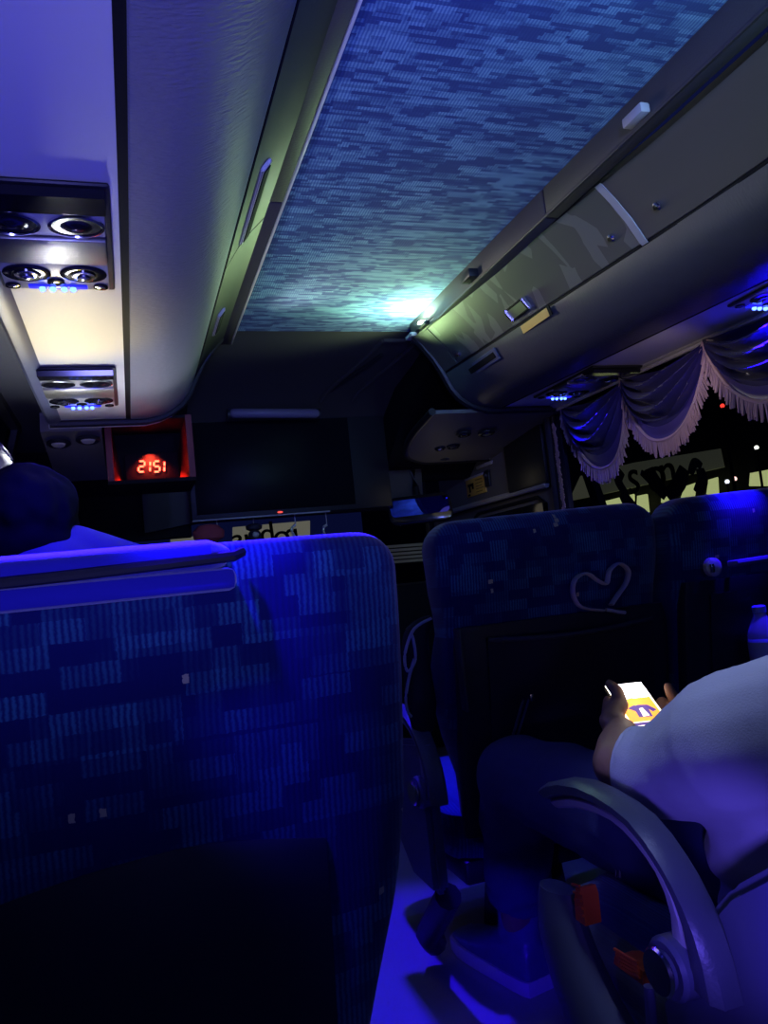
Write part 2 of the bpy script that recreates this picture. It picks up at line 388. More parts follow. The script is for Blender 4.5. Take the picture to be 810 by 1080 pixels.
for dy in (-.050, .050): hatch_box(bm, c + Vector((0, dy, 0)), .012, .040, .016)
for dt in (-.017, .017): hatch_box(bm, c + HT * dt, .104, .007, .012)
latch = obj('latch', bm, CHROME, door, label='silver rectangular latch')
bm = B(); hatch_box(bm, c, .09, .028, .006, bev=0); obj('latch_insert', bm, STEEL, latch)
for yy, f in ((1.475, .72), (2.29, .86)):
    bm = B(); q = on_hatch(yy, f); lathe(bm, q - HN * .002, HN, [(.010, 0), (.010, .007), (.006, .010), (.006, .012)], 14); obj('lock_barrel', bm, CHROME, door)
for yy, f in ((.55, .72), (1.32, .72)):
    bm = B(); q = on_hatch(yy, f); lathe(bm, q - HN * .002, HN, [(.010, 0), (.010, .007), (.006, .010), (.006, .012)], 14); obj('lock_barrel', bm, CHROME, hr[2])
def on_roll(y, k, s=1):
    a, b = PB[k], PB[k + 1]; p = Vector((s * ((a[0] + b[0]) / 2 + dxr(y, s)), y, (a[1] + b[1]) / 2)); t = Vector((s * (b[0] - a[0]), 0, b[1] - a[1])).normalized()
    n = Vector((t.z * s, 0, -t.x * s)); return p, t, n
def roll_box(bm, p, t, n, ly, lt, ln, off=0, bev=.002):
    m = Matrix((t * lt, Vector((0, ly, 0)), n * ln)).transposed().to_4x4(); m.translation = p + n * off
    r = bmesh.ops.create_cube(bm, size=1, matrix=m)
    if bev: bmesh.ops.bevel(bm, geom=list({e for v in r['verts'] for e in v.link_edges}), offset=bev, segments=1, affect='EDGES')
p, t_, n_ = on_roll(2.21, 1)
bm = B(); roll_box(bm, p, t_, n_, .225, .040, .006); sv = obj('slot_vent', bm, SHELLB, RR)
bm = B(); roll_box(bm, p, t_, n_, .200, .020, .004, .003, .001); obj('slot', bm, BLACKM, sv)
p, t_, n_ = on_roll(1.87, 0)
bm = B(); roll_box(bm, p + Vector((0, 0, -.004)), t_, n_, .15, .024, .003, .003, 0)
st = obj('sticker', bm, STICKT); tag(st, 'small amber tape sticker on the right padded edge below the silver latch', 'sticker')
bm = B(); roll_box(bm, p + Vector((0, -.082, -.004)), t_, n_, .012, .026, .003, .003, 0); obj('torn_end', bm, BLACKM, st)
# finger slots on the left rack hatches
for yc, L_ in ((1.44, .30), (2.10, .16), (.42, .30)):
    d = hl[2] if yc < 1.6 and yc > .6 else hl[3] if yc > 1.6 else hl[1]
    c = on_hatch(yc, .62, -1, .003)
    bm = B(); hatch_box(bm, c, L_, .034, .008, -1); fr = obj('finger_grip', bm, SILVER, d)
    bm = B(); hatch_box(bm, c + Vector((.79, 0, -.61)) * .003, L_ - .02, .022, .006, -1, .001); obj('grip_recess', bm, BLACKM, fr)

# reading light consoles -----------------------------------------------------
def console(s, y0, label, lit=True, w=.182, L_=.36, xc=.772):
    z = 1.521; xo = s * (xc + dxr(y0 + .2, s)); u = lambda a: xo + a * w
    v = lambda f: y0 + f * L_
    t = thing('reading_light_console', (xo, y0 + L_ / 2, z), label, 'reading light', 'reading light consoles under the overhead racks')
    bm = B(); box(bm, (u(-.5), v(0), z - .006), (u(.5), v(1), z + .002), .004); obj('surround', bm, BLACK, t)
    bm = B()
    loft(bm, [[(u(-.46), v(.01), z - .008), (u(.46), v(.01), z - .008), (u(.46), v(.02), z - .02), (u(-.46), v(.02), z - .02)],
              [(u(-.46), v(.20), z - .010), (u(.46), v(.20), z - .010), (u(.46), v(.20), z - .012), (u(-.46), v(.20), z - .012)]])
    obj('rear_hood', bm, GLOSSB, t)
    def plate(f0, f1, m, zz, nm):
        b = B(); box(b, (u(-.47), v(f0), z - zz), (u(.45), v(f1), z - .003), .003); return obj(nm, b, m, t)
    plate(.19, .41, SILVER if lit else SILVER, .009, 'speaker_plate')
    for k in (-.25, .23):
        bm = B(); c = (u(k), v(.30), z - .009); lathe(bm, c, (0, 0, -1), [(.040, 0), (.040, .004), (.036, .005), (.034, .001), (.012, -.004)], 24, .98, .85); rg = obj('speaker_ring', bm, CHROME, t)
        bm = B(); lathe(bm, (u(k), v(.30), z - .012), (0, 0, -1), [(.035, 0), (.030, -.001), (.010, .002), (.004, .004)], 24, .98, .85); obj('speaker_cone', bm, GLOSSB, rg)
    plate(.42, .66, STEEL, .014, 'centre_bar')
    plate(.67, .985, SILVER, .008, 'lamp_plate')
    for k in (-.25, .23):
        bm = B(); lathe(bm, (u(k), v(.79), z - .008), (0, 0, -1), [(.037, 0), (.037, .002), (.030, .004), (.018, .003), (.018, .005)], 24, 1, .9); lp = obj('lamp_ring', bm, GLOSSB, t)
        bm = B(); lathe(bm, (u(k), v(.79), z - .011), (0, 0, -1), [(.019, 0), (.019, .003), (.015, .004)], 20); obj('lens_rim', bm, CHROME, lp)
        bm = B(); lathe(bm, (u(k), v(.79), z - .014), (0, 0, -1), [(.012, 0), (.010, .004), (.004, .006)], 16); obj('lens', bm, CHROME, lp)
    for k in (-.40, .37):
        bm = B(); lathe(bm, (u(k), v(.935), z - .008), (0, 0, -1), [(.012, 0), (.012, .003), (.008, .004)], 16); bt = obj('button', bm, GLOSSB, t)
        bm = B(); lathe(bm, (u(k), v(.935), z - .0115), (0, 0, -1), [(.009, 0), (.007, .001)], 16); obj('button_rim', bm, CHROME, bt)
    bm = B(); lathe(bm, (u(-.02), v(.885), z - .008), (0, 0, -1), [(.014, 0), (.014, .003), (.010, .004)], 16); obj('call_button', bm, GLOSSB, t)
    bm = B(); box(bm, (u(-.27), v(.925), z - .011), (u(.25), v(.965), z - .006), .002); sb = obj('led_bar', bm, LEDBAR, t)
    for k in (-.15, -.06, .04, .12):
        bm = B(); bmesh.ops.create_uvsphere(bm, u_segments=10, v_segments=8, radius=.0055, matrix=Matrix.Translation((u(k), v(.945), z - .013))); obj('blue_led', bm, LEDB, sb)
    return t
console(-1, 1.045, 'nearest reading light console on the left rack, cut by the left frame edge', xc=.770)
console(-1, 1.885, 'second reading light console on the left rack beside the yellow-lit panel, above the red clock', xc=.778)
console(1, 1.08, 'reading light console on the right rack at the right frame edge above the curtain swag')
console(1, 1.93, 'reading light console at the front of the right rack beside the first curtain swag')

# window walls -----------------------------------------------------------------
def wall(s, nm):
    bm = B(); box(bm, (s * 1.15, YB, 0), (s * 1.20, 4.5, .93)); box(bm, (s * 1.13, YB, .88), (s * 1.20, 2.66, .94), .01)
    box(bm, (s * .896, YB, 1.56), (s * 1.2, 4.5, 1.9))
    struct(nm, bm, VINYLR, smooth=False)
wall(-1, 'wall_left'); wall(1, 'wall_right')
def side_window(s, nm):
    f = B()
    for y in (YB, -.05, 1.22, 2.62): bar(f, (s * 1.15, y, .93), (s * 1.0, y, 1.56), .05, .03, (1, 0, 0))
    bar(f, (s * 1.15, YB, .93), (s * 1.15, 2.65, .93), .03, .05, (0, 0, 1)); bar(f, (s * 1.0, YB, 1.56), (s * 1.0, 2.65, 1.56), .03, .05, (0, 0, 1))
    o = struct(nm, f, BLACK, smooth=False)
    g = B(); loft(g, [[(s * (1.156 + d), y, .94), (s * (1.006 + d), y, 1.55), (s * (1.012 + d), y, 1.55), (s * (1.162 + d), y, .94)] for d, y in ((0, YB), (0, 2.62))])
    obj('pane', g, GLASS, o, smooth=False)
side_window(1, 'window_1'); side_window(-1, 'window_2')
# front window posts and windscreen
bm = B()
box(bm, (-1.2, 4.46, 0), (1.2, 4.52, .86)); box(bm, (-1.2, 4.46, 1.62), (1.2, 4.52, 1.9)); box(bm, (-1.2, 4.46, .86), (-1.1, 4.52, 1.62)); box(bm, (1.1, 4.46, .86), (1.2, 4.52, 1.62))
ws = struct('window_3', bm, BLACK, smooth=False)
bm = B(); box(bm, (-1.1, 4.48, .86), (1.1, 4.486, 1.62)); obj('pane', bm, GLASS, ws, smooth=False)

# dark hood moulding between ceiling panel and television
bm = B()
prof = [(2.50, 1.862), (2.58, 1.852), (2.62, 1.835), (2.80, 1.80), (3.05, 1.765), (3.20, 1.70), (3.27, 1.66), (3.29, 1.45), (3.31, 1.275), (3.40, 1.275), (3.44, 1.62), (3.40, 1.90), (2.50, 1.90)]
loft(bm, [[(x, y, z - .03 * (abs(x) > .5)) for y, z in prof] for x in (-.62, -.40, -.2, 0, .2, .45, .62)])
struct('wall_front', bm, HOOD)
# raised groove mouldings at right of the hood
def hood_z(y):
    for (a, b), (c, d) in zip(prof, prof[1:8]):
        if a <= y <= c: return b + (d - b) * (y - a) / (c - a)
    return 1.8
bm = B()
for x0, x1 in ((.26, .13), (.40, .27)):
    tube(bm, [(x0 + (x1 - x0) * k / 8, 2.62 + .50 * k / 8, hood_z(2.62 + .50 * k / 8) - .003) for k in range(9)], .009, 8)
tube(bm, [(.26, 2.62, hood_z(2.62) - .003), (.40, 2.62, hood_z(2.62) - .003)], .009, 8)
struct('trim_5', bm, HOOD)
bm = B(); tube(bm, [(.285 + .0 * k - .12 * k / 6, 2.72 + .30 * k / 6, hood_z(2.72 + .30 * k / 6) - .006) for k in range(7)], .008, 8); tag(obj('grab_strap', bm, BLACK), 'dark diagonal strip recessed in the black hood right of the dim lamp', 'grab handle')
# narrow unlit strip lamp in the hood
t = thing('strip_lamp', at(290, 436, y=3.10), 'unlit long lavender strip lamp set in the dark hood above the television', 'lamp')
a = at(243, 436, y=3.135); b_ = at(336, 436, y=3.135)
bm = B(); tube(bm, [a, a + (b_ - a) * .03, b_ - (b_ - a) * .03, b_], [.012, .020, .020, .012], 14, 1, 1); obj('lens', bm, LENS, t)
bm = B(); tube(bm, [a + Vector((-.01, .02, 0)), b_ + Vector((.01, .02, 0))], .024, 14); obj('housing', bm, BLACK, t)

# side boxes flanking the television (over driver and door)
def sidebox(s, nm, m):
    bm = B(); xi = .445
    prism(bm, [(s * xi, 2.475, 1.80), (s * xi, 3.0, 1.62), (s * xi, 3.36, 1.40), (s * xi, 3.36, 1.86), (s * xi, 2.475, 1.86)], (s * .72, 0, 0))
    return struct(nm, bm, m, smooth=False)
sidebox(-1, 'trim_6', BLACKM); sidebox(1, 'trim_7', BLACKM)

# television
tv = thing('television', (-.07, 3.27, 1.27), 'large switched-off flat television under the dark hood, one red standby light', 'television')
bm = B(); box(bm, (-.435, 3.225, 1.272), (.442, 3.265, 1.72), .008); obj('cabinet', bm, BLACK, tv)
bm = B(); box(bm, (-.412, 3.221, 1.295), (.270, 3.227, 1.682), .001); obj('screen', bm, mat('television_screen', (.006, .006, .009), .3, spec=.04), tv)
bm = B(); box(bm, (-.432, 3.218, 1.268), (.15, 3.232, 1.2745), .002); obj('lower_bead', bm, SILVER, tv)
bm = B(); lathe(bm, (-.068, 3.224, 1.283), (0, -1, 0), [(.012, 0), (.012, .003)], 12, 1, .35, up=Vector((0, 0, 1))); obj('standby_light', bm, LEDR2, tv)

# ornaments hanging under the television
def string(bm, p, z1): tube(bm, [(p.x, p.y, z1), (p.x, p.y, p.z)], .0022, 6)
p = at(225, 560, y=3.28)
t = thing('hanging_ornament', p, 'red cloth pouch ornament hanging at the left under the television', 'ornament', 'ornaments hanging under the television')
bm = B(); lathe(bm, p + Vector((-.02, 0, -.05)), (0, 0, 1), [(.02, 0), (.062, .02), (.066, .05), (.04, .075), (.01, .08)], 16, 1, .5); obj('pouch', bm, REDC, t)
bm = B(); string(bm, p + Vector((.018, 0, .02)), 1.272); obj('cord', bm, WHITEP, t)
for (px, lab, kind) in ((268, 'dark figurine ornament hanging in front of the mirrored lettering', 0), (312, 'pale curled ornament hanging right of the mirrored lettering', 1), (345, 'rightmost curled pale ornament hanging below the end of the television edge', 1)):
    p = at(px, 557, y=3.28)
    t = thing('hanging_ornament', p, lab, 'ornament', 'ornaments hanging under the television')
    bm = B(); string(bm, p + Vector((0, 0, .015)), 1.272); obj('cord', bm, WHITEP, t)
    bm = B()
    if kind == 0:
        lathe(bm, p + Vector((0, 0, -.07)), (0, 0, 1), [(.02, 0), (.032, .02), (.026, .05), (.018, .058), (.034, .066), (.036, .08), (.02, .088)], 16); obj('figurine', bm, FIG, t)
        bm = B(); ell(bm, p + Vector((.0, -.028, -.03)), (.014, .008, .012)); obj('face', bm, WHITEP, t)
    else:
        tube(bm, spline([p + Vector((0, 0, .015)), p + Vector((-.018, 0, 0)), p + Vector((-.012, 0, -.03)), p + Vector((.008, 0, -.055)), p + Vector((.03, 0, -.06))], 5), .006, 8); obj('hook', bm, WHITEP, t)

# digital clock in a red-lit recess, left of television
CX0, CX1 = -.735, -.462
t = thing('digital_clock', (-.6, 2.78, 1.40), 'red digital clock reading 2151 in a red-glowing recess above the windscreen', 'clock')
bm = B(); box(bm, (CX0, 2.80, 1.345), (CX1, 2.82, 1.56)); box(bm, (CX0, 2.56, 1.340), (CX1, 2.82, 1.352)); box(bm, (CX0 + .02, 2.56, 1.55), (CX1 - .02, 2.82, 1.56)); obj('recess', bm, BLACKM, t)
for xs in (CX0, CX1):
    sgn = 1 if xs == CX0 else -1
    bm = B(); loft(bm, [[(xs + sgn * (.035 if k else .0), y, 1.352), (xs + sgn * (.055 if k else .02), y, 1.352), (xs + sgn * .02, y, 1.56), (xs, y, 1.56)] for k, y in ((0, 2.56), (0, 2.68), (1, 2.80))]); obj('cheek', bm, REDP, t)
bm = B(); box(bm, (-.680, 2.755, 1.352), (-.500, 2.80, 1.475), .004); bz = obj('display', bm, BLACKM, t)
def seg_digit(ch, c, h, w):
    S_ = {'2': 'abged', '1': 'bc', '5': 'afgcd'}[ch]; b = B(); th = .0058; sl = .10
    def P(x, z): return Vector((c.x + x + z * sl, c.y, c.z + z))
    E = {'a': (-w, h, w, h), 'g': (-w, 0, w, 0), 'd': (-w, -h, w, -h), 'b': (w, 0, w, h), 'c': (w, -h, w, 0), 'f': (-w, 0, -w, h), 'e': (-w, -h, -w, 0)}
    for s in S_:
        x0, z0, x1, z1 = E[s]; a = P(x0, z0); e = P(x1, z1); k = (e - a).normalized() * .0025
        bar(b, a + k, e - k, .003, th, (0, 0, 1) if s in 'agd' else (1, 0, 0))
    return b
for ch, px in zip('2151', (149.5, 158.5, 165.5, 173.5)):
    c = at(px, 492, y=2.7535); obj('digit', seg_digit(ch, c, .0185, .0098 if ch != '1' else 0), LEDR, bz, smooth=False)

# dark vent plate left of the clock
t = thing('ceiling_vent_plate', (-.82, 2.7, 1.49), 'grey plate with four dark round air nozzles in front of the left rack', 'air vent')
def nozz(bm1, bm2, c, nrm, r):
    lathe(bm1, c, nrm, [(r, 0), (r, .006), (r * .8, .010), (r * .7, .004)], 18); lathe(bm2, Vector(c) + Vector(nrm).normalized() * .004, nrm, [(r * .6, 0), (r * .5, .006), (r * .15, .007)], 14)
a0, a1, a2, a3 = (-.915, 2.475, 1.50), (-.742, 2.475, 1.50), (-.742, 2.98, 1.425), (-.915, 2.98, 1.425)
bm = B(); loft(bm, [[Vector(q) for q in (a0, a1, a2, a3)], [Vector(q) + Vector((0, .01, .06)) for q in (a0, a1, a2, a3)]]); obj('plate', bm, PANELD, t)
pn = Vector((0, -.146, -.989))
for px, py in ((62, 467), (93, 463), (67, 492), (95, 487)):
    x_ = at(px, py, z=1.47); f = (x_.y - 2.475) / .505; c = at(px, py, z=1.50 - .075 * f); c = at(px, py, z=1.50 - .075 * (c.y - 2.475) / .505)
    b1, b2 = B(), B(); nozz(b1, b2, c, pn, .036); q = obj('nozzle', b1, BLACK, t); obj('nozzle_core', b2, SILVER, q)
# driver-side dark panel below the clock
bm = B(); box(bm, (-1.15, 3.34, 1.22), (-.43, 3.42, 1.86)); struct('trim_8', bm, BLACKM, smooth=False)
bm = B(); box(bm, (.66, 3.36, 1.40), (1.15, 3.42, 1.86)); struct('trim_9', bm, BLACKM, smooth=False)

def PZ(y): return 1.508 - .10 * (y - 2.49)
# front right: vent plate over the door, door surround, pillar
t = thing('ceiling_vent_plate', (.58, 2.8, 1.45), 'dark plate with round air nozzles over the door, in front of the right rack', 'air vent')
bm = B(); prism(bm, [(x_, y_, PZ(y_)) for x_, y_ in ((.36, 2.458), (.90, 2.458), (.90, 3.13), (.62, 3.13), (.53, 3.10), (.46, 3.02), (.41, 2.88), (.375, 2.70))], (0, .004, .014)); obj('plate', bm, PANELD, t)
bm = B(); tube(bm, spline([(x_, y_, PZ(y_) + .008) for x_, y_ in ((.355, 2.458), (.37, 2.70), (.405, 2.88), (.455, 3.02), (.53, 3.10), (.62, 3.135), (.90, 3.135))], 5), .014, 10); obj('edge_bead', bm, BLACK, t)
for px, py, r in ((469, 482, .042), (478, 470, .028), (489, 457, .030), (513, 456, .034), (464, 472, .022)):
    b1, b2 = B(), B(); c = at(px, py, z=1.47); c = at(px, py, z=PZ(c.y)); c = at(px, py, z=PZ(c.y)); nozz(b1, b2, c, (0, -.1, -1), r); q = obj('nozzle', b1, BLACK, t); obj('nozzle_core', b2, CHROME, q)
bm = B(); box(bm, (.895, 2.94, 1.262), (.93, 3.75, 1.56)); struct('trim_10', bm, PANELD, smooth=False)
bm = B(); box(bm, (.87, 2.62, 1.262), (.93, 2.945, 1.56), .01); struct('trim_11', bm, BLACK)
bm = B(); tube(bm, [(.888, 2.65, 1.257), (.888, 3.28, 1.262), (.888, 3.29, 1.262), (.888, 3.95, 1.262)], .013, 8); struct('trim_12', bm, SILVER)
# front passenger door below the ridge
bm = B(); box(bm, (.92, 2.66, .1), (.95, 3.95, 1.25), .01); dr = struct('door_1', bm, PANELD)
dp = [(.915, 2.72, 1.0), (.915, 2.72, 1.19), (.915, 2.78, 1.222), (.915, 3.35, 1.222), (.915, 3.50, 1.16), (.915, 3.55, 1.0)]
bm = B(); tube(bm, dp, .008, 8); obj('window_seal', bm, BLACK, dr)
bm = B(); box(bm, (.912, 2.74, .7), (.922, 3.52, 1.20), .004); obj('door_pane', bm, GLOSSB, dr)
# yellow sign on the door surround
t = thing('warning_sign', (.893, 3.3, 1.30), 'yellow warning notice with black pictogram on the grey panel above the door', 'sign')
bm = B(); box(bm, (.889, 3.19, 1.305), (.895, 3.40, 1.392), .001); obj('card', bm, PAPERY, t)
bm = B(); box(bm, (.887, 3.185, 1.388), (.896, 3.405, 1.398), .001); obj('top_clip', bm, SILVER, t)
bm = B()
def sg(y0, z0, y1, z1): box(bm, (.8875, y0, z0), (.8895, y1, z1))
sg(3.315, 1.352, 3.378, 1.366); sg(3.350, 1.325, 3.366, 1.352); sg(3.315, 1.338, 3.335, 1.352); sg(3.36, 1.31, 3.385, 1.318)
obj('pictogram', bm, BLACKM, t)
bm = B()
for z in (1.372, 1.356, 1.343, 1.330, 1.316): sg(3.21 + random.random() * .02, z, 3.29, z + .004)
obj('notice_lines', bm, mat('brown_ink', (.25, .14, .02), .7), t)
t = thing('door_switch', (.893, 3.16, 1.32), 'small dark door switch beside the yellow notice', 'switch')
bm = B(); box(bm, (.882, 3.135, 1.325), (.895, 3.185, 1.40), .004); obj('switch_body', bm, BLACK, t)
bm = B(); lathe(bm, (.882, 3.16, 1.378), (-1, 0, 0), [(.009, 0), (.009, .010), (.005, .012)], 12); obj('toggle', bm, CHROME, t)
bm = B(); box(bm, (.885, 3.10, 1.42), (.896, 3.26, 1.436), .003); tag(obj('label_holder', bm, SILVER), 'thin grey label strip above the yellow notice', 'label holder')

# interior mirror
t = thing('interior_mirror', at(443, 540, y=3.2), 'wide dark driver mirror with a blue reflection put in its glass colour, hanging beside the door', 'mirror')
a = at(414, 547, y=3.2); b_ = at(473, 530, y=3.2); dv = (b_ - a); up = Vector((0, .25, 1)).normalized()
def rrect(c, ax, ay, w, h, r, n=5):
    out = []
    for qx, qy, s0 in ((1, 1, 0), (-1, 1, 90), (-1, -1, 180), (1, -1, 270)):
        for k in range(n + 1):
            g = math.radians(s0 + 90 * k / n); out.append(c + ax * (qx * (w / 2 - r) + r * math.cos(g)) + ay * (qy * (h / 2 - r) + r * math.sin(g)))
    return out
ctr = at(443, 537, y=3.2); axx = Vector((.915, -.40, .01)).normalized(); nn = axx.cross(up).normalized()
if nn.y > 0: nn = -nn
bm = B(); loft(bm, [rrect(ctr - nn * .03, axx, up, .25, .10, .03), rrect(ctr - nn * .01, axx, up, .285, .130, .04), rrect(ctr + nn * .008, axx, up, .285, .130, .04), rrect(ctr + nn * .010, axx, up, .275, .122, .035)]); obj('mirror_housing', bm, GLOSSB, t)
bm = B(); loft(bm, [rrect(ctr + nn * .010 + up * .010, axx, up, .262, .078, .02), rrect(ctr + nn * .012 + up * .010, axx, up, .262, .078, .02)]); obj('mirror_glass', bm, MIRR, t)
bm = B(); tube(bm, [ctr - nn * .02 + up * .05, ctr - nn * .04 + up * .12, ctr - nn * .03 + up * .20], .014, 10); obj('mirror_arm', bm, BLACK, t)

# right window dressing ----------------------------------------------------------
def swag(s, y0, y1, depth, label, nm='curtain_swag', x0=.872, ztop=1.515, skew=0, lift=.0):
    t = thing(nm, (s * x0, (y0 + y1) / 2, ztop - depth), label, 'curtain', 'fringed satin swags along the windows')
    nu, nv = 40, 44
    def pos(u, v, hem=0):
        q = abs(2 * u - 1)
        drop = (1 - q ** 2.3) ** .85
        sag = drop * (.10 + .90 * v) * depth
        yy = y0 + (y1 - y0) * (u + skew * v * drop * .25)
        if v > .72: fold = .018 * (1 - (v - .72) / .28) * .4
        else: fold = .026 * math.sin(v * 34 + 2.2 * math.sin(u * 5 + v * 3)) * (.25 + .75 * drop)
        return Vector((s * (x0 - .012 - .035 * drop * math.sin(min(1, v * 1.1) * PI * .8) + fold), yy, ztop - sag - .0 * v - .012 * v * (1 - drop)))
    g = [[pos(i / nu, j / nv) for i in range(nu + 1)] for j in range(int(nv * .8) + 1)]
    bm = B(); sheet(bm, g, .003, (s, 0, 0)); obj('drape', bm, SATIN, t)
    g = [[pos(i / nu, .79 + .21 * j / 8) for i in range(nu + 1)] for j in range(9)]
    bm = B(); sheet(bm, g, .004, (-s, 0, 0)); obj('hem_band', bm, SATINE, t)
    bm = B(); ns = 110
    for k in range(ns + 1):
        u = k / ns; a = pos(u, .985) + Vector((-s * .006, 0, 0)); w_ = (y1 - y0) / ns * .62
        q = 2 * u - 1
        ln = .046 + random.uniform(-.008, .008)
        d = Vector((s * random.uniform(-.10, .10), .55 * q * abs(q) * (1 if True else 0) + random.uniform(-.12, .12), -1)).normalized()
        e = a + d * ln
        bar(bm, a + Vector((0, 0, .006)), e, .0045, w_ * random.uniform(.8, 1.2), (0, 1, 0))
    tube(bm, [pos(k / 40, .985) + Vector((-s * .006, 0, 0)) for k in range(41)], .005, 6)
    obj('fringe', bm, FRINGE, t); return t
swag(1, 2.04, 2.42, .275, 'farthest curtain swag on the right window, narrow, beside the curtain post', x0=.868, skew=-.6)
swag(1, 1.655, 2.05, .245, 'middle fringed curtain swag on the right window', x0=.862)
swag(1, 1.17, 1.665, .235, 'nearest curtain swag on the right window, cut by the frame edge', x0=.856)
swag(-1, 1.76, 2.14, .13, 'fringed curtain swag on the left window at the left frame edge', x0=1.0, ztop=1.385)
bm = B(); tube(bm, [(.875, YB + .2, 1.508), (.845, 2.44, 1.508)], .006, 8); tag(obj('curtain_rail', bm, SILVER), 'thin curtain rail along the outer edge of the right rack', 'curtain rail')
# hanging curtain bunched against the pillar
bm = B(); rings = []
for j in range(13):
    z = 1.50 - .62 * j / 12
    rings.append([Vector((.885 + .022 * math.cos(2 * PI * k / 48) * (1 + .35 * math.sin(7 * 2 * PI * k / 48 + .2 * j)), 2.545 + .045 * math.sin(2 * PI * k / 48) * (1 + .25 * math.sin(7 * 2 * PI * k / 48 + .2 * j)), z)) for k in range(48)])
loft(bm, rings); t = obj('side_curtain', bm, mat('dark_curtain', (.02, .018, .04), .7)); tag(t, 'dark side curtain bunched against the pillar at the front of the right window', 'curtain')
bm = B()
for j in range(60):
    z = 1.47 - .56 * j / 60
    bar(bm, (.862, 2.51 + random.uniform(-.004, .004), z), (.860, 2.50 + random.uniform(-.01, .006), z - .016), .004, .012, (0, 1, 0))
obj('trim_fringe', bm, FRINGE, t)

# black decal strokes on the right window
def on_glass(px, py):
    # inclined pane: x = 1.15 - .2381*(z-.93); step on it iteratively
    x = 1.08
    for _ in range(6):
        p = at(px, py, x=x); x = 1.146 - .2381 * (p.z - .94)
    return at(px, py, x=x)
t = thing('window_decal', on_glass(715, 510), 'big black decal strokes stuck on the right window above the seats', 'decal')
for pl, w in (([(656, 520), (663, 531), (672, 540)], .10), ([(656, 497), (652, 507), (661, 522)], .07), ([(684, 494), (690, 507), (703, 523)], .10), ([(722, 494), (716, 510), (704, 524)], .09), ([(738, 494), (741, 507), (735, 520)], .07), ([(676, 498), (684, 505), (690, 512)], .05), ([(728, 500), (733, 488), (740, 492)], .05)):
    P = [on_glass(*q) for q in spline([Vector((a, b, 0)) for a, b in pl], 6) for q in [(q.x, q.y)]]
    bm = B(); tube(bm, P, [w * .33 * (.75 + .25 * math.sin(PI * k / (len(P) - 1))) for k in range(len(P))], 12, 1, .06, up=Vector((1, 0, .24))); obj('stroke', bm, BLACKM, t)

# OUTSIDE: parked coach / lit shop front seen through the right window, sign ahead
t = thing('neighbouring_building', (4.2, 6.5, 0), 'dim building with a lit yellow-green ground floor outside the right window', 'building')
def opx(pts, y=None, x=None, d=(.05, .05, 0)):
    bm = B(); prism(bm, [at(a, b, x=x) for a, b in pts], d); return bm
X0 = 3.2
obj('dim_fascia', opx([(600, 528), (612, 502), (668, 488), (760, 473), (764, 492), (640, 520)], x=X0), DIMWIN, t, smooth=False)
for pl in ([(633, 545), (636, 529), (668, 521), (668, 545)], [(671, 540), (672, 523), (682, 521), (684, 540)], [(697, 530), (698, 519), (712, 515), (708, 530)], [(718, 525), (722, 513), (734, 509), (732, 525)], [(745, 521), (747, 506), (757, 503), (758, 521)], [(790, 512), (791, 499), (812, 495), (812, 512)]):
    obj('lit_window', opx(pl, x=X0 - .04), LITWIN, t, smooth=False)
bm = B(); box(bm, (X0 + .06, 4, 0), (X0 + .3, 13, 2.2)); obj('wall', bm, BLACKM, t, smooth=False)
m = Matrix((Vector((0, -1, 0)), Vector((0, 0, 1)), Vector((-1, 0, 0)))).transposed().to_4x4()
for s_, px, py in (('s', 668, 504), ('o', 692, 501), ('n', 704, 498)):
    mm = m.copy(); mm.translation = at(px, py, x=X0 - .03); obj('lettering', text_mesh(s_, .42, mm, .004), BLACKM, t, smooth=False)
for px, py, c_, r in ((798, 472, (1, 1, .8), .028), (767, 508, (.9, .9, 1), .03), (775, 505, (1, .6, .5), .03)):
    q = at(px, py, x=X0 - .1); t = thing('street_light', (q.x, q.y, -.25), {798: 'tiny white distant light outside, under the nearest swag fringe', 767: 'tiny bluish light outside above the window seat', 775: 'tiny pinkish light outside, right of the bluish one'}[px], 'distant light')
    bm = B(); bmesh.ops.create_icosphere(bm, subdivisions=2, radius=r * .5, matrix=Matrix.Translation(q)); obj('light_globe', bm, mat('street_light_glow', c_, .5, emit=c_, es=2.5), t)
    bm = B(); tube(bm, [(q.x, q.y, -.25), (q.x, q.y, q.z - r * .4)], .008, 8); obj('light_pole', bm, BLACKM, t)
q = at(762, 428, x=2.4); t = thing('signal_light', (q.x, q.y, -.25), 'small red light outside between the middle and nearest swags', 'distant light')
bm = B(); bmesh.ops.create_icosphere(bm, subdivisions=2, radius=.012, matrix=Matrix.Translation(q)); obj('red_lens', bm, mat('red_glow', (1, .1, .05), .5, emit=(1, .05, .03), es=2), t)
bm = B(); tube(bm, [(q.x, q.y, -.25), (q.x, q.y, q.z - .01)], .008, 8); obj('light_pole', bm, BLACKM, t)
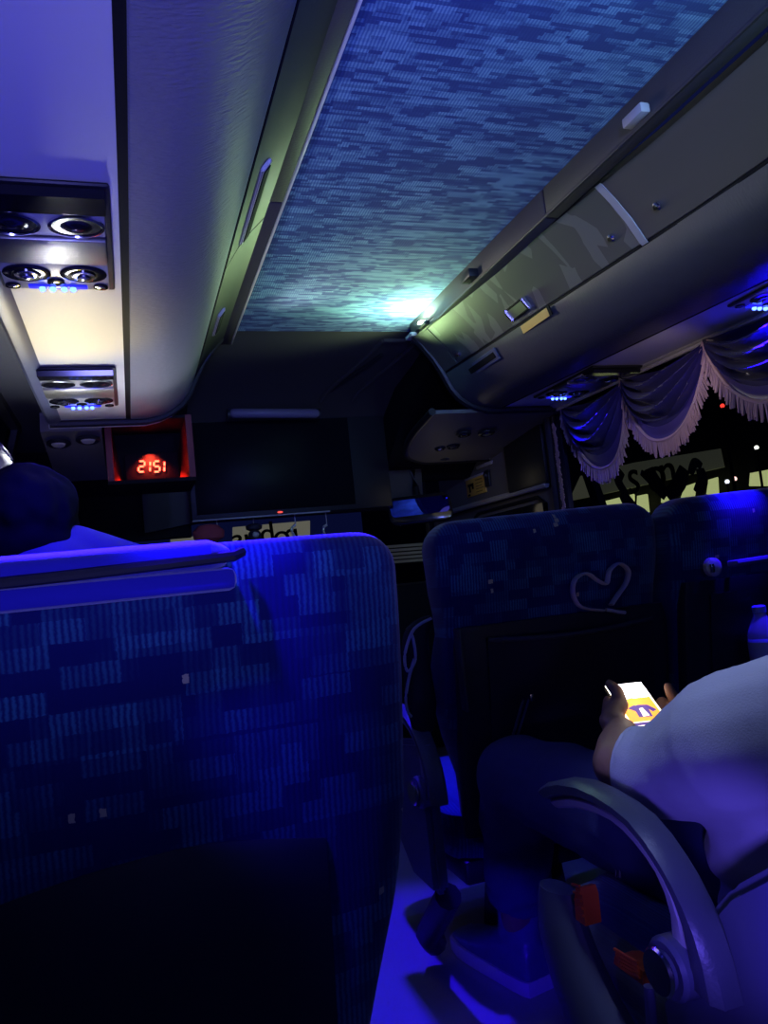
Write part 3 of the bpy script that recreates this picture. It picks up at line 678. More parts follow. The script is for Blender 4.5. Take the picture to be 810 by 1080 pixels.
# sign ahead with mirrored letters
YS = 5.6
t = thing('bus_sign', at(280, 570, y=YS), 'cream lit sign with mirrored black letters robus seen ahead below the television', 'sign')
bm = B(); prism(bm, [at(246, 556, y=YS), at(327, 549, y=YS), at(327, 590, y=YS), at(246, 597, y=YS)], (0, .04, 0)); obj('sign_board', bm, CREAM, t, smooth=False)
for ch, px, py in (('r', 309, 563), ('o', 297, 565.5), ('b', 282, 563.5), ('u', 265, 568), ('s', 250, 569.5)):
    m = Matrix((Vector((-1, 0, -.05)), Vector((-.05, 0, 1)), Vector((0, -1, 0)))).transposed().to_4x4(); m.translation = at(px, py, y=YS - .03)
    obj('letter', text_mesh(ch, .235, m, .012), BLACKM, t, smooth=False)
bm = B(); prism(bm, [at(180, 568, y=YS), at(222, 564, y=YS), at(222, 572, y=YS), at(180, 577, y=YS)], (0, .03, 0)); q = at(200, 572, y=YS + .02); t = thing('low_sign', (q.x, q.y, -.25), 'thin cream strip seen ahead at the left, under the red pouch', 'sign'); obj('board', bm, CREAM, t, smooth=False); bm = B(); box(bm, (q.x - .02, q.y, -.25), (q.x + .02, q.y + .03, q.z)); obj('post', bm, BLACKM, t)
# grille and bright patch near the door
t = thing('dashboard_grille', at(428, 582, y=4.3), 'grey ribbed grille on the dashboard between the two nearest seats', 'grille')
a = at(405, 575, y=4.3); b_ = at(446, 572, y=4.3); h = .115
bm = B(); prism(bm, [a, b_, b_ - Vector((0, 0, h)), a - Vector((0, 0, h))], (0, .03, 0)); obj('panel', bm, BLACK, t, smooth=False)
for k in range(5):
    q = Vector((0, -.006, -h * (k + .5) / 5)); bm = B(); bar(bm, a + q, b_ + q, .012, .015, (0, 0, 1)); obj('slat', bm, GRILLE, t, smooth=False)
bm = B(); prism(bm, [at(447, 573, y=4.7), at(470, 571, y=4.7), at(470, 590, y=4.7), at(446, 588, y=4.7)], (0, .03, 0)); q = at(458, 580, y=4.72); t = thing('lit_panel', (q.x, q.y, -.25), 'small bright cream panel outside the windscreen beside the dashboard grille', 'sign'); obj('board', bm, CREAM, t, smooth=False); bm = B(); box(bm, (q.x - .02, q.y, -.25), (q.x + .02, q.y + .03, q.z)); obj('post', bm, BLACKM, t)
bm = B(); box(bm, (-1.1, 4.05, .0), (1.1, 4.44, .92), .03); box(bm, (-1.05, 4.1, .90), (.2, 4.44, 1.0), .04); tag(obj('dashboard', bm, BLACK), 'dark dashboard across the front of the coach under the windscreen', 'dashboard')
bm = B()
box(bm, (-2.5, 4.6, -.3), (6, 14, -.25)); struct('floor_outside', bm, BLACKM, smooth=False)

# ------------------------------------------------------------------ SEATS
def ring(cx_, w, y0, y1, z, n=44, e=5.0):
    out = []
    for k in range(n):
        a = 2 * PI * k / n; c_, s_ = math.cos(a), math.sin(a)
        out.append(Vector((cx_ + w * math.copysign(abs(c_) ** (2 / e), c_), (y0 + y1) / 2 + (y1 - y0) / 2 * math.copysign(abs(s_) ** (2 / e), s_), z)))
    return out
def interp(tab, z):
    for (a, b), (c_, d) in zip(tab, tab[1:]):
        if a <= z <= c_: return b + (d - b) * (z - a) / (c_ - a)
    return tab[0][1] if z < tab[0][0] else tab[-1][1]
def backrest(cx_, wt, yt, zb, ztop, th, r=.06, tilt=0):
    rings = []; zz = ys(zb, ztop - r, 14) + [ztop - r + r * math.sin(math.radians(a)) for a in (15, 30, 45, 58, 70, 80, 88)]
    for z in zz:
        w = interp(wt, z); y = interp(yt, z); q = 0
        if z > ztop - r: q = r - math.sqrt(max(0, r * r - (z - ztop + r) ** 2))
        rings.append([p + Vector((0, 0, tilt * (p.x - cx_))) for p in ring(cx_, w - q, y + q * .75, y + th - q * .75, z)])
    b = B(); loft(b, rings); return b
def arm_arc(t, x, dy, with_levers=False):
    outer = [(1.058, .622), (1.030, .636), (.997, .646), (.945, .653), (.902, .652), (.860, .646), (.826, .637), (.797, .620), (.774, .600), (.757, .582), (.742, .562), (.728, .538), (.718, .508), (.712, .47)]
    inner = [(1.004, .606), (.985, .611), (.954, .618), (.930, .621), (.900, .623), (.872, .622), (.850, .617), (.830, .609), (.810, .598), (.795, .586), (.783, .568), (.778, .546), (.780, .52), (.788, .49)]
    def strip(f0, f1, w, m, nm, bev):
        b = B(); rings = []
        for (oy, oz), (iy, iz) in zip(outer, inner):
            o = Vector((x, oy + dy, oz)); i = Vector((x, iy + dy, iz)); a = i + (o - i) * f0; e = i + (o - i) * f1
            rings.append([a + Vector((-w / 2 + bev, 0, 0)), a + Vector((w / 2 - bev, 0, 0)), a + (e - a) * .2 + Vector((w / 2, 0, 0)), a + (e - a) * .75 + Vector((w / 2, 0, 0)), e + Vector((w / 2 - bev, 0, 0)), e + Vector((-w / 2 + bev * 1.6, 0, 0)), a + (e - a) * .75 + Vector((-w / 2, 0, 0)), a + (e - a) * .2 + Vector((-w / 2, 0, 0))])
        loft(b, rings); return obj(nm, b, m, ar, label={'arm_pad': 'dark padded top of armrest', 'arm_trim': 'light grey inner edge of armrest'}[nm])
    b = B(); pc = Vector((x, .778 + dy, .488))
    lathe(b, pc - Vector((.012, 0, 0)), (-1, 0, 0), [(.034, -.02), (.034, .014), (.030, .019), (.027, .017)], 24); ar = obj('armrest', b, SHELLB, t)
    strip(.42, 1.0, .040, PADD, 'arm_pad', .006); strip(0, .41, .034, TRIMG, 'arm_trim', .003)
    b = B(); lathe(b, pc - Vector((.030, 0, 0)), (-1, 0, 0), [(.021, 0), (.021, .006), (.018, .008), (.015, .005), (.004, .005)], 24); obj('pivot_cap', b, CHROME if not with_levers else SHELLB, ar)
    b = B(); lathe(b, pc - Vector((.036, 0, 0)), (-1, 0, 0), [(.0235, 0), (.026, .003), (.0235, .006)], 28); obj('pivot_ring', b, CHROME, ar)
    return ar
def side_shell(t, x, dy):
    # lower rounded side cover beneath the armrest
    cen = [(1.10, .465), (1.095, .41), (1.07, .355), (1.02, .30), (.95, .26), (.86, .235), (.75, .225), (.62, .24)]
    b = B(); rr = [.040, .058, .064, .068, .070, .074, .08, .08]
    tube(b, spline([(x, y + dy, z) for y, z in cen], 4), [interp(list(enumerate(rr)), i / 4) for i in range(29)], 16, .5, 1, up=Vector((0, 1, 0)))
    return obj('side_cover', b, SHELLB, t)
def seat(name, label, cx_, wt, yt, ztop, th, seat_y, seat_z, hw, group, back_z0=.36, r=.06, tilt=0, fab=SEATF, floor=0, leg_dx=.17):
    t = thing(name, (cx_, seat_y + .25, floor), label, 'seat', group)
    obj('backrest', backrest(cx_, wt, yt, back_z0, ztop, th, r=r, tilt=tilt), fab, t)
    b = B(); loft(b, [ring(cx_, hw - .01, seat_y, seat_y + .50, seat_z - .12, e=7), ring(cx_, hw, seat_y - .005, seat_y + .52, seat_z - .08, e=7), ring(cx_, hw, seat_y, seat_y + .53, seat_z - .02, e=7), ring(cx_, hw - .03, seat_y + .02, seat_y + .50, seat_z, e=5)]); obj('seat_cushion', b, fab, t)
    b = B(); box(b, (cx_ - hw + .02, seat_y + .0, seat_z - .17), (cx_ + hw - .02, seat_y + .46, seat_z - .115), .01); obj('seat_frame', b, BLACK, t)
    for sx in (-1, 1):
        b = B(); prism(b, [(cx_ + sx * leg_dx - .02, seat_y + .06, 0), (cx_ + sx * leg_dx - .02, seat_y + .36, 0), (cx_ + sx * leg_dx - .02, seat_y + .28, seat_z - .165), (cx_ + sx * leg_dx - .02, seat_y + .12, seat_z - .165)], (.04, 0, 0)); obj('leg', b, BLACK, t)
    return t
GR = 'patterned blue coach seats'
# --- big seat right in front of the camera
wtA = [(.30, .19), (.42, .222), (.52, .25), (.60, .272), (.70, .286), (.85, .289), (.95, .288), (1.1, .282)]
ytA = [(.30, .90), (.50, .875), (.70, .84), (.90, .80), (1.0, .785), (1.1, .78)]
A = seat('coach_seat', 'large dark patterned seat back filling the lower left with a blue-lit top edge', -.69, wtA, ytA, 1.007, .15, .98, .42, .26, GR, r=.042)
# headrest cover: bulging pillow across the top, ends short of the right corner
b = B(); rings = []
for k in range(25):
    f = k / 24; x = -.93 + (.345) * f
    r = 1 if .08 < f < .92 else max(.25, math.sin(min(f, 1 - f) / .08 * PI / 2))
    cyy, czz = .822, .992
    rings.append([Vector((x, cyy + .060 * r * math.copysign(abs(math.cos(a)) ** .8, math.cos(a)), czz + .0185 * r * math.copysign(abs(math.sin(a)) ** .8, math.sin(a)))) for a in [2 * PI * q / 24 for q in range(24)]])
loft(b, rings); obj('headrest_pillow', b, VELVET, A)
b = B(); tube(b, [(-.93, .764, .981), (-.75, .762, .984), (-.592, .764, .989), (-.583, .775, .993)], .0055, 8); obj('pillow_piping', b, BLACK, A)
b = B(); box(b, (-.93, .768, .956), (-.590, .79, .979), .008); obj('pillow_skirt', b, VELVET, A)
# moulded lower shell on the seat back
b = B(); rings = []
for k in range(15):
    f = k / 14; x = -.94 + .43 * f
    zt_ = .660 + .042 * math.sin(min(1, f * 1.45) * PI / 2) - .10 * max(0, f - .70) ** 1.3
    bul = .032 * math.sin(PI * (.06 + .93 * f)) ** .7
    pf = [(.0, zt_), (-.4, zt_ - .012), (-.85, zt_ - .05), (-1, zt_ - .10), (-.9, zt_ - .20), (-.5, .40), (0, .36)]
    rings.append([Vector((x, interp(ytA, z) - .001 + bul * d, z)) for d, z in pf] + [Vector((x, interp(ytA, .36) + .03, .36)), Vector((x, interp(ytA, zt_) + .03, zt_))])
loft(b, rings); obj('lower_shell', b, VINYL, A)

# --- aisle seat and window seat ahead of the man
wtB = [(.36, .225), (.50, .235), (.60, .268), (.68, .283), (.75, .287), (.80, .272), (.84, .266), (.90, .280), (1.0, .288), (1.1, .285)]
ytB = [(.36, 1.60), (.60, 1.56), (.80, 1.53), (.95, 1.505), (1.1, 1.50)]
Bs = seat('coach_seat', 'patterned blue aisle seat on the right with a heart-shaped strap on its back', .213, wtB, ytB, 1.068, .13, 1.66, .42, .26, GR, tilt=.02, leg_dx=.04)
wtC = [(.36, .245), (.55, .275), (.85, .280), (1.1, .280)]
ytC = [(.36, 1.56), (.60, 1.53), (.80, 1.50), (.95, 1.47), (1.1, 1.46)]
Cs = seat('coach_seat', 'bright blue-lit window seat on the right beside the aisle seat, cut by the frame edge', .786, wtC, ytC, 1.078, .13, 1.66, .42, .26, GR, tilt=.03)
def back_panel(t, cx_, hw, yt, z0, z1, m, nm='back_panel', off=.016):
    b = B(); rings = []
    for z in ys(z0, z1, 10):
        y = interp(yt, z)
        q = .0 if z < z1 - .012 else .008
        rings.append(ring(cx_, hw - q - .02 * max(0, (.6 - z)), y - off + q, y + .03, z, e=9))
    loft(b, rings); return obj(nm, b, m, t)
back_panel(Bs, .222, .268, ytB, .38, .832, VINYL); back_panel(Cs, .792, .276, ytC, .38, .872, VINYL)
b = B(); box(b, (-.047, 1.505, .66), (-.041, 1.535, .832), .002); obj('panel_edge_strip', b, VINYLR, Bs)
# pocket with net on the aisle seat
b = B(); g = []
for j in range(9):
    z = .43 + .37 * j / 8
    g.append([(.02 + .42 * i / 16, interp(ytB, z) - .018 - .022 * math.sin(PI * i / 16) * (.4 + .6 * j / 8), z + .010 * math.sin(PI * i / 16) * (-1 if j == 8 else 0)) for i in range(17)])
sheet(b, g, .003, (0, -1, 0)); pk = obj('seat_pocket', b, NET, Bs)
b = B(); tube(b, g[-1], .006, 8); obj('pocket_hem', b, VINYLR, pk)
b = B(); g = []
for j in range(5):
    z = .50 + .34 * j / 4
    g.append([(.58 + .42 * i / 14, interp(ytC, z) - .018 - .018 * math.sin(PI * i / 14) * (.4 + .6 * j / 4), z) for i in range(15)])
sheet(b, g, .003, (0, -1, 0)); pk2 = obj('seat_pocket', b, NET, Cs)
# knob and grab strip on the window seat
kp = at(752, 598, y=1.466)
b = B(); lathe(b, (kp.x, 1.474, kp.z), (0, -1, 0), [(.022, 0), (.022, .012), (.014, .020), (.010, .022)], 16, up=Vector((0, 0, 1))); kn = obj('coat_hook', b, SILVER, Cs)
b = B(); box(b, (kp.x - .018, 1.449, kp.z - .012), (kp.x - .010, 1.456, kp.z + .008), .001); obj('hook_tip', b, CHROME, kn)
b = B(); tube(b, [(kp.x + .055, 1.475, kp.z + .002), (kp.x + .06, 1.458, kp.z + .003), (kp.x + .16, 1.456, kp.z + .006), (kp.x + .26, 1.456, kp.z + .008), (kp.x + .265, 1.475, kp.z + .008)], .008, 8); obj('grab_strip', b, SHELLB, Cs)
arm_arc(Bs, -.108, .84)
b = B(); prism(b, [(-.125, 1.60, .60), (-.125, 1.86, .56), (-.125, 1.86, .36), (-.125, 1.74, .27), (-.125, 1.60, .27)], (.035, 0, 0)); bmesh.ops.bevel(b, geom=b.edges[:], offset=.012, segments=2, affect='EDGES'); obj('side_cover', b, SHELLB, Bs)
b = B(); tube(b, [(-.09, 1.62, .26), (-.09, 1.78, .12), (-.05, 1.86, .06)], .03, 10); obj('foot_bracket', b, BLACK, Bs)
# heart-shaped strap
hp = [(634, 644), (611, 640), (602.6, 626), (605, 611), (617, 605), (629, 612.5), (637.8, 615.5), (641, 602), (651, 594.5), (660.3, 601.5), (658.8, 614), (649.5, 628), (642.7, 638)]
pts = spline([at(a, c_, y=1.498) - Vector((0, .006, 0)) for a, c_ in hp], 6)
b = B(); tube(b, pts, .011, 8, .28, 1.0, up=Vector((0, 1, 0))); t = obj('heart_strap', b, CORD); tag(t, 'grey cord strap looped into a heart shape on the back of the aisle seat', 'strap')
b = B(); a = at(637, 643, y=1.50); tube(b, [a + Vector((0, -.008, 0)), a + Vector((.03, -.007, -.008)), a + Vector((.05, -.006, -.012))], .004, 8); obj('strap_end', b, CORD, t)
# pens in the pocket
for k, (q0, q1) in enumerate((((558, 737), (546, 775)), ((552, 738), (541, 775)))):
    b = B(); p0 = at(*q0, y=1.495); p1 = at(*q1, y=1.510); tube(b, [p0, p0 + (p1 - p0) * .12, p1, p1 + (p1 - p0)], [.0015, .0028, .0028, .0028], 8)
    t = obj('pen', b, mat('pen_grey', (.08, .08, .10), .3)); tag(t, ['grey pen with a bright clip in the aisle seat pocket, right one of the pair', 'thin grey pen in the aisle seat pocket, left one of the pair'][k], 'pen')
    if k == 0: b = B(); box(b, p0 - Vector((.001, .008, .004)), p0 + Vector((.008, .002, .010)), .001); obj('clip', b, CHROME, t)
# water bottle in the window seat holder
bp_ = at(806, 704, y=1.44); ht = at(806, 640, y=1.44).z - bp_.z
t = thing('water_bottle', (bp_.x, 1.43, bp_.z - .06), 'clear plastic water bottle in the window seat pocket at the right edge', 'bottle')
z0 = bp_.z - .06; hh = ht + .06
b = B(); lathe(b, (bp_.x, 1.43, z0), (0, 0, 1), [(.026, 0), (.033, .008), (.033, hh * .28), (.031, hh * .32), (.033, hh * .36), (.033, hh * .66), (.030, hh * .74), (.018, hh * .88), (.013, hh * .92), (.013, hh * .98)], 24); obj('bottle_body', b, BOTTLE, t)
b = B(); lathe(b, (bp_.x, 1.43, z0 + hh * .40), (0, 0, 1), [(.0335, 0), (.0342, .001), (.0342, hh * .22), (.0335, hh * .222)], 24); obj('bottle_label', b, WLABEL, t)
b = B(); lathe(b, (bp_.x, 1.43, z0 + hh * .95), (0, 0, 1), [(.015, 0), (.015, hh * .07), (.012, hh * .08)], 20); obj('bottle_cap', b, CAPM, t)
# bag hanging at the aisle side
b = B(); rings = []
path = [(at(455, 652, y=1.63), .010), (at(440, 668, y=1.63), .035), (at(438, 690, y=1.63), .042), (at(441, 715, y=1.63), .040), (at(444, 740, y=1.63), .045), (at(446, 765, y=1.64), .034), (at(444, 778, y=1.64), .012)]
P = spline([p for p, r in path], 4); rr = [interp([(i, r) for i, (p, r) in enumerate(path)], k / 4) for k in range(len(P))]
tube(b, P, rr, 18, .8, .55, up=Vector((0, 1, 0))); t = obj('hanging_bag', b, BAGM); tag(t, 'dark cloth bag, rim light drawn as pale lines, hanging on the aisle side of the right aisle seat', 'bag')
for pl in ([(455, 652), (437, 663), (428, 685), (427, 700), (431, 708), (438, 695), (436, 675), (433, 668)], [(437, 695), (432, 712), (428, 735), (430, 750), (434, 756)]):
    b = B(); tube(b, spline([at(a, c_, y=1.588) for a, c_ in pl], 5), .0035, 6); obj('rim_light_line', b, BAGE, t)

# --- the man's own seat
wtD = [(.2, .24), (.6, .27), (.8, .28), (1.2, .27)]
D = thing('coach_seat', (.22, .85, 0), 'reclined patterned seat at the lower right under the man in the grey shirt', 'seat', GR)
b = B(); rings = []
for k in range(15):
    f = k / 14; cyy = .70 - .42 * f; czz = .36 + .62 * f; w = .27 - (.03 if k == 14 else 0); th_ = .065 if k < 14 else .03
    nx = Vector((0, .80, .55)).normalized()
    rings.append([Vector((.24, cyy, czz)) + Vector((w * math.copysign(abs(math.cos(a)) ** .4, math.cos(a)), 0, 0)) + nx * th_ * math.copysign(abs(math.sin(a)) ** .4, math.sin(a)) for a in [2 * PI * q / 32 for q in range(32)]])
loft(b, rings); obj('backrest', b, SEATF, D)
b = B(); loft(b, [ring(.215, .255, .66, 1.20, .27, e=7), ring(.215, .268, .64, 1.22, .31, e=7), ring(.215, .268, .64, 1.22, .40, e=7), ring(.215, .24, .67, 1.19, .425, e=5)]); obj('seat_cushion', b, SEATF, D)
b = B(); box(b, (-.02, .68, .21), (.45, 1.12, .275), .01); obj('seat_frame', b, BLACK, D)
for sx in (.02, .40):
    b = B(); prism(b, [(sx, .72, 0), (sx, 1.05, 0), (sx, .98, .215), (sx, .80, .215)], (.045, 0, 0)); obj('leg', b, BLACK, D)
arm_arc(D, -.128, -.008, True); side_shell(D, -.115, -.02)
# big dark side cover at the rear of the arm
b = B(); prism(b, [(-.105, .86, .24), (-.105, .87, .40), (-.105, .80, .50), (-.105, .72, .58), (-.105, .60, .66), (-.105, .40, .60), (-.105, .40, .20)], (.04, 0, 0)); bmesh.ops.bevel(b, geom=b.edges[:], offset=.012, segments=2, affect='EDGES'); obj('rear_side_cover', b, SHELLB, D)
# orange levers
for (px, py), h_, w_, lab in (((618, 952), .050, .026, 'upper ribbed orange recline lever'), ((670, 1016), .022, .065, 'lower orange lever')):
    c = at(px, py, x=-.115); b = B()
    pr = [(-.5, 0), (-.42, .55), (-.1, .95), (.3, 1), (.5, .8), (.45, 0)]
    prism(b, [c + Vector((-.012, -q * w_, (r - .5) * h_)) for q, r in pr], (.026, 0, 0))
    lv = obj('recline_lever', b, ORANGE, D, label=lab)
    b = B()
    for k in range(5):
        q, r = pr[1 + min(k, 3)]; z = c.z + h_ * (.5 - .2 * k); bar(b, (c.x - .013, c.y + .0 + w_ * (.38 - .05 * k), z), (c.x - .013, c.y - w_ * .40, z + .004), .003, .003, (0, 0, 1))
    obj('lever_ribs', b, ORANGE, lv)
b = B(); tube(b, [at(684, 1040, x=-.16), at(686, 1062, x=-.16), at(688, 1100, x=-.16)], .006, 10); tag(obj('recline_rod', b, SHELLB, D), None)

# ------------------------------------------------------------------ THE MAN
man = thing('person', (.24, .95, 0), 'man in a pale grey shirt and dark jeans leaning over a glowing phone', 'person')
c = Vector((.152, 1.20, .681)); wa = Vector((.958, -.286, -.002)).normalized(); ha = Vector((.263, .88, .396)).normalized(); na = Vector((-.111, -.38, .918)).normalized()
def PH(u, v, n=0): return c + wa * (u * .037) + ha * (v * .076) + na * n
sho_l = Vector((.005, .70, .738)); sho_r = Vector((.43, .70, .76)); elb_l = Vector((-.062, .955, .660)); wri_l = Vector((.066, 1.130, .655))
elb_r = Vector((.50, .95, .63)); wri_r = at(742, 772, y=1.17)
hip_l = Vector((.135, .87, .49)); hip_r = Vector((.31, .87, .49)); knee_l = Vector((.022, 1.455, .535)); ank_l = Vector((.105, 1.70, .12))
knee_r = Vector((.36, 1.45, .53)); ank_r = Vector((.35, 1.50, .10))
SL = [Vector((.005, .69, .735)), at(778, 785, y=.77), at(738, 803, y=.845), at(700, 815, y=.90), at(666, 806, y=.945)]
neck = Vector((.24, .64, .84)); head = Vector((.25, .655, .985))
b = B()
# torso core, head, limbs
for s_, h_ in ((sho_l, hip_l), (sho_r, hip_r)): chain(b, [s_, (s_ + h_) / 2 + Vector((0, 0, 0)), h_], [.055, .085, .09])
chain(b, [sho_l, (sho_l + sho_r) / 2, sho_r], [.05, .08, .05]); chain(b, [(sho_l + sho_r) / 2, (hip_l + hip_r) / 2], [.09, .10])
chain(b, [(sho_l + sho_r) / 2 + Vector((0, 0, .02)), neck, head - Vector((0, .01, .06))], [.07, .055, .052])
rot = Matrix.Rotation(-.55, 3, 'X')
ell(b, head + Vector((0, -.012, .02)), (.076, .096, .094), rot); ell(b, head + rot @ Vector((0, .03, -.06)), (.058, .066, .062), rot)
ell(b, head + rot @ Vector((0, .10, -.015)), (.013, .018, .022), rot); ell(b, head + rot @ Vector((0, .082, -.058)), (.026, .012, .008), rot)
for sx in (-1, 1):
    ell(b, head + rot @ Vector((sx * .078, -.008, -.01)), (.010, .020, .032), rot); ell(b, head + rot @ Vector((sx * .031, .083, .012)), (.014, .009, .009), rot)
chain(b, SL[:4] + [elb_l, (elb_l * .5 + wri_l * .5), wri_l], [.050, .048, .045, .040, .037, .036, .028]); chain(b, [sho_l, SL[0]], [.05, .05]); chain(b, [sho_r, elb_r, (elb_r * .5 + wri_r * .5), wri_r], [.050, .042, .040, .028])
chain(b, [hip_l, knee_l, ank_l], [.085, .055, .04]); chain(b, [hip_r, knee_r, ank_r], [.085, .055, .04])
# left hand under and around the phone's left edge
def finger(pts, r0, r1): chain(b, pts, [r0 + (r1 - r0) * i / (len(pts) - 1) for i in range(len(pts))])
palm_l = wri_l + Vector((.012, .040, .010))
kn_l = [PH(-1.10 + .08 * i, -.42 + .36 * i, -.020 - .003 * (i == 0)) for i in range(4)]
for k_ in kn_l: chain(b, [wri_l, palm_l, k_], [.026, .022, .0135])
for i, k_ in enumerate(kn_l):
    v0 = -.42 + .36 * i; L2 = (.75, .9, .85, .75)[i]
    finger([k_, PH(-.55, v0 + .10, -.019), PH(-.05 * L2, v0 + .16, -.018), PH(.42 * L2, v0 + .15, -.017)], .010, .0078)
tb = wri_l + Vector((-.002, .030, .018))
finger([wri_l, tb, PH(-.95, -.15, .012), PH(-.78, .30, .018), PH(-.84, .74, .014)], .020, .0092)
# right hand: thumb raised beside the phone, fingers folded under its right edge
th0 = at(731, 757, y=1.165); th1 = at(719, 745, y=1.175); th2 = at(708.5, 733, y=1.185); th3 = at(704.5, 724, y=1.19)
palm_r = wri_r.lerp(th0, .55) - Vector((0, 0, .012))
finger([wri_r, th0, th1, th2, th3], .017, .0085)
for i in range(4):
    kk = PH(1.55, -.55 + .30 * i, -.020); chain(b, [wri_r, palm_r, kk], [.026, .022, .0130])
    if i == 3: finger([kk, at(699, 752, y=1.185), at(690, 757, y=1.19), PH(.9, .25, -.016)], .0115, .0085)
    else: finger([kk, PH(1.05, -.50 + .30 * i, -.024), PH(.55, -.48 + .30 * i, -.018), PH(.20, -.50 + .30 * i, -.017)], .010, .0078)
obj('body', fuse(b, .0045, 3), SKIN, man)
# shirt
from mathutils import noise
def wr(sc, amp): return lambda p: amp * (noise.noise(p * sc) + .5 * noise.noise(p * sc * 2.3))
b = B()
for s_, h_ in ((sho_l, hip_l), (sho_r, hip_r)): chain(b, [s_, (s_ * .5 + h_ * .5), h_ + Vector((0, -.02, -.01))], [.078, .112, .115])
chain(b, [(sho_l + sho_r) / 2 + Vector((0, .01, -.02)), (hip_l + hip_r) / 2 + Vector((0, .03, .0))], [.112, .145]); chain(b, [sho_l, (sho_l + sho_r) / 2 + Vector((0, -.005, .015)), sho_r], [.072, .10, .072])
chain(b, [(sho_l + sho_r) / 2 + Vector((0, 0, .04)), neck - Vector((0, 0, .025))], [.078, .064], ends=(1, 0))
chain(b, SL, [.090, .087, .077, .064, .055], ends=(1, 0))
chain(b, [sho_r, sho_r.lerp(elb_r, .5), sho_r.lerp(elb_r, .92)], [.088, .080, .060], ends=(1, 0))
obj('shirt', fuse(b, .007, 4, lambda p: .006 * math.sin(p.z * 70 + 6 * noise.noise(p * 6)) * max(0, min(1, (.66 - p.z) * 8)) * (1 if p.y < .93 or p.x > .08 else .15) + .003 * noise.noise(p * 14)), SHIRT, man)
# sleeve seam and hem line
b = B(); lathe(b, SL[4] - (SL[4] - SL[3]).normalized() * .008, SL[4] - SL[3], [(.044, 0), (.0535, .002), (.0530, .008), (.044, .010)], 24); obj('cuff', b, SHIRT, man)
# jeans
b = B()
chain(b, [hip_l + Vector((0, -.03, 0)), hip_l.lerp(knee_l, .5), knee_l, knee_l.lerp(ank_l, .35), knee_l.lerp(ank_l, .74)], [.110, .098, .076, .076, .070], ends=(1, 0))
chain(b, [hip_r + Vector((0, -.03, 0)), hip_r.lerp(knee_r, .5), knee_r, knee_r.lerp(ank_r, .35), ank_r + Vector((0, 0, .02))], [.110, .098, .076, .078, .068], ends=(1, 0))
chain(b, [hip_l + Vector((0, -.03, .0)), hip_r + Vector((0, -.03, 0))], [.11, .11])
obj('jeans', fuse(b, .007, 4, lambda p: .005 * noise.noise(p * 16) + .003 * math.sin(p.z * 60 + 8 * noise.noise(p * 7)) * (1 if p.y > 1.3 else .3)), DENIM, man)
# stitched pocket on the thigh
b = B()
def stc(pl):
    P = [at(a, c_, x=-.002) for a, c_ in pl]; tube(b, P, .0022, 6)
stc([(628, 888), (652, 898), (654, 925)]); stc([(632, 893), (649, 900), (650, 925)])
obj('pocket_stitching', b, STITCH, man)
# shoes
def shoe(ank, yaw, px):
    R_ = Matrix.Rotation(yaw, 3, 'Z'); o = Vector((ank.x, ank.y, 0))
    def W(x, y, z): return o + R_ @ Vector((x, y, z))
    b = B()
    prof_ = [(-.075, .034, .10), (-.06, .040, .12), (-.02, .044, .125), (.03, .046, .120), (.08, .048, .095), (.13, .050, .075), (.18, .048, .062), (.225, .036, .048), (.242, .014, .035)]
    loft(b, [[W(w * math.cos(a), y, .028 + max(0, (h - .028)) * (.5 + .5 * math.sin(a)) if math.sin(a) > -.2 else .028) for a in [2 * PI * k / 20 for k in range(20)]] for y, w, h in prof_])
    loft(b, [[W(rx * math.cos(a), -.012 + dy_ + ry * math.sin(a), z + .03 * math.sin(a) * (z > .2)) for a in [2 * PI * k / 20 for k in range(20)]] for z, rx, ry, dy_ in ((.04, .036, .058, 0), (.10, .040, .060, 0), (.16, .046, .060, -.012), (.235, .056, .066, -.03))])
    sh = obj('shoe', fuse(b, .005, 2), SHOEM, man)
    b = B(); out = [(w * s_ * 1.08 + 0, y * 1.02) for s_ in (1,) for y, w, h in prof_] + [(-w * 1.08, y * 1.02) for y, w, h in prof_[::-1]]
    loft(b, [[W(x, y, 0.001) for x, y in out], [W(x * 1.04, y, .014) for x, y in out], [W(x, y, .032) for x, y in out]]); obj('sole', b, SOLE, sh)
    b = B(); tube(b, [W(.057 * math.cos(a), -.042 + .067 * math.sin(a), .235 + .03 * math.sin(a)) for a in [2 * PI * k / 24 for k in range(25)]], .005, 6); obj('collar_rim', b, SOLE, sh)
    return sh
shoe(ank_l + Vector((-.005, .01, 0)), .20, 0); shoe(ank_r, 0, 0)
# hair cap
b = B(); ell(b, head + Vector((0, -.022, .035)), (.083, .098, .090), rot); obj('hair', b, HAIR, man)
# phone
ph = thing('phone', c, 'lit smartphone held by the man, showing a bright white and orange picture', 'phone')
b = B(); m = Matrix((wa * .074, ha * .152, na * .008)).transposed().to_4x4(); m.translation = c - na * .004
r = bmesh.ops.create_cube(b, size=1, matrix=m); bmesh.ops.bevel(b, geom=list({e for v in r['verts'] for e in v.link_edges}), offset=.0025, segments=2, affect='EDGES'); obj('phone_body', b, GLOSSB, ph)
def quad(u0, v0, u1, v1, n): 
    b = B(); prism(b, [PH(u0, v0, n), PH(u1, v0, n), PH(u1, v1, n), PH(u0, v1, n)], na * .0003); return b
sc_ = obj('screen', quad(-.93, -.93, .93, .95, .0004), SCREENL, ph, smooth=False)
obj('screen_top', quad(-.92, .30, .92, .94, .0010), SCREENW, sc_, smooth=False)
obj('picture_background', quad(-.80, -.66, .82, .28, .0010), SCREENO, sc_, smooth=False)
b = B(); prism(b, [PH(u, v, .0016) for u, v in ((-.35, .26), (-.05, .30), (.18, .20), (.12, .02), (-.12, -.04), (-.32, .05))], na * .0003); obj('picture_head', b, SCREENY, sc_, smooth=False)
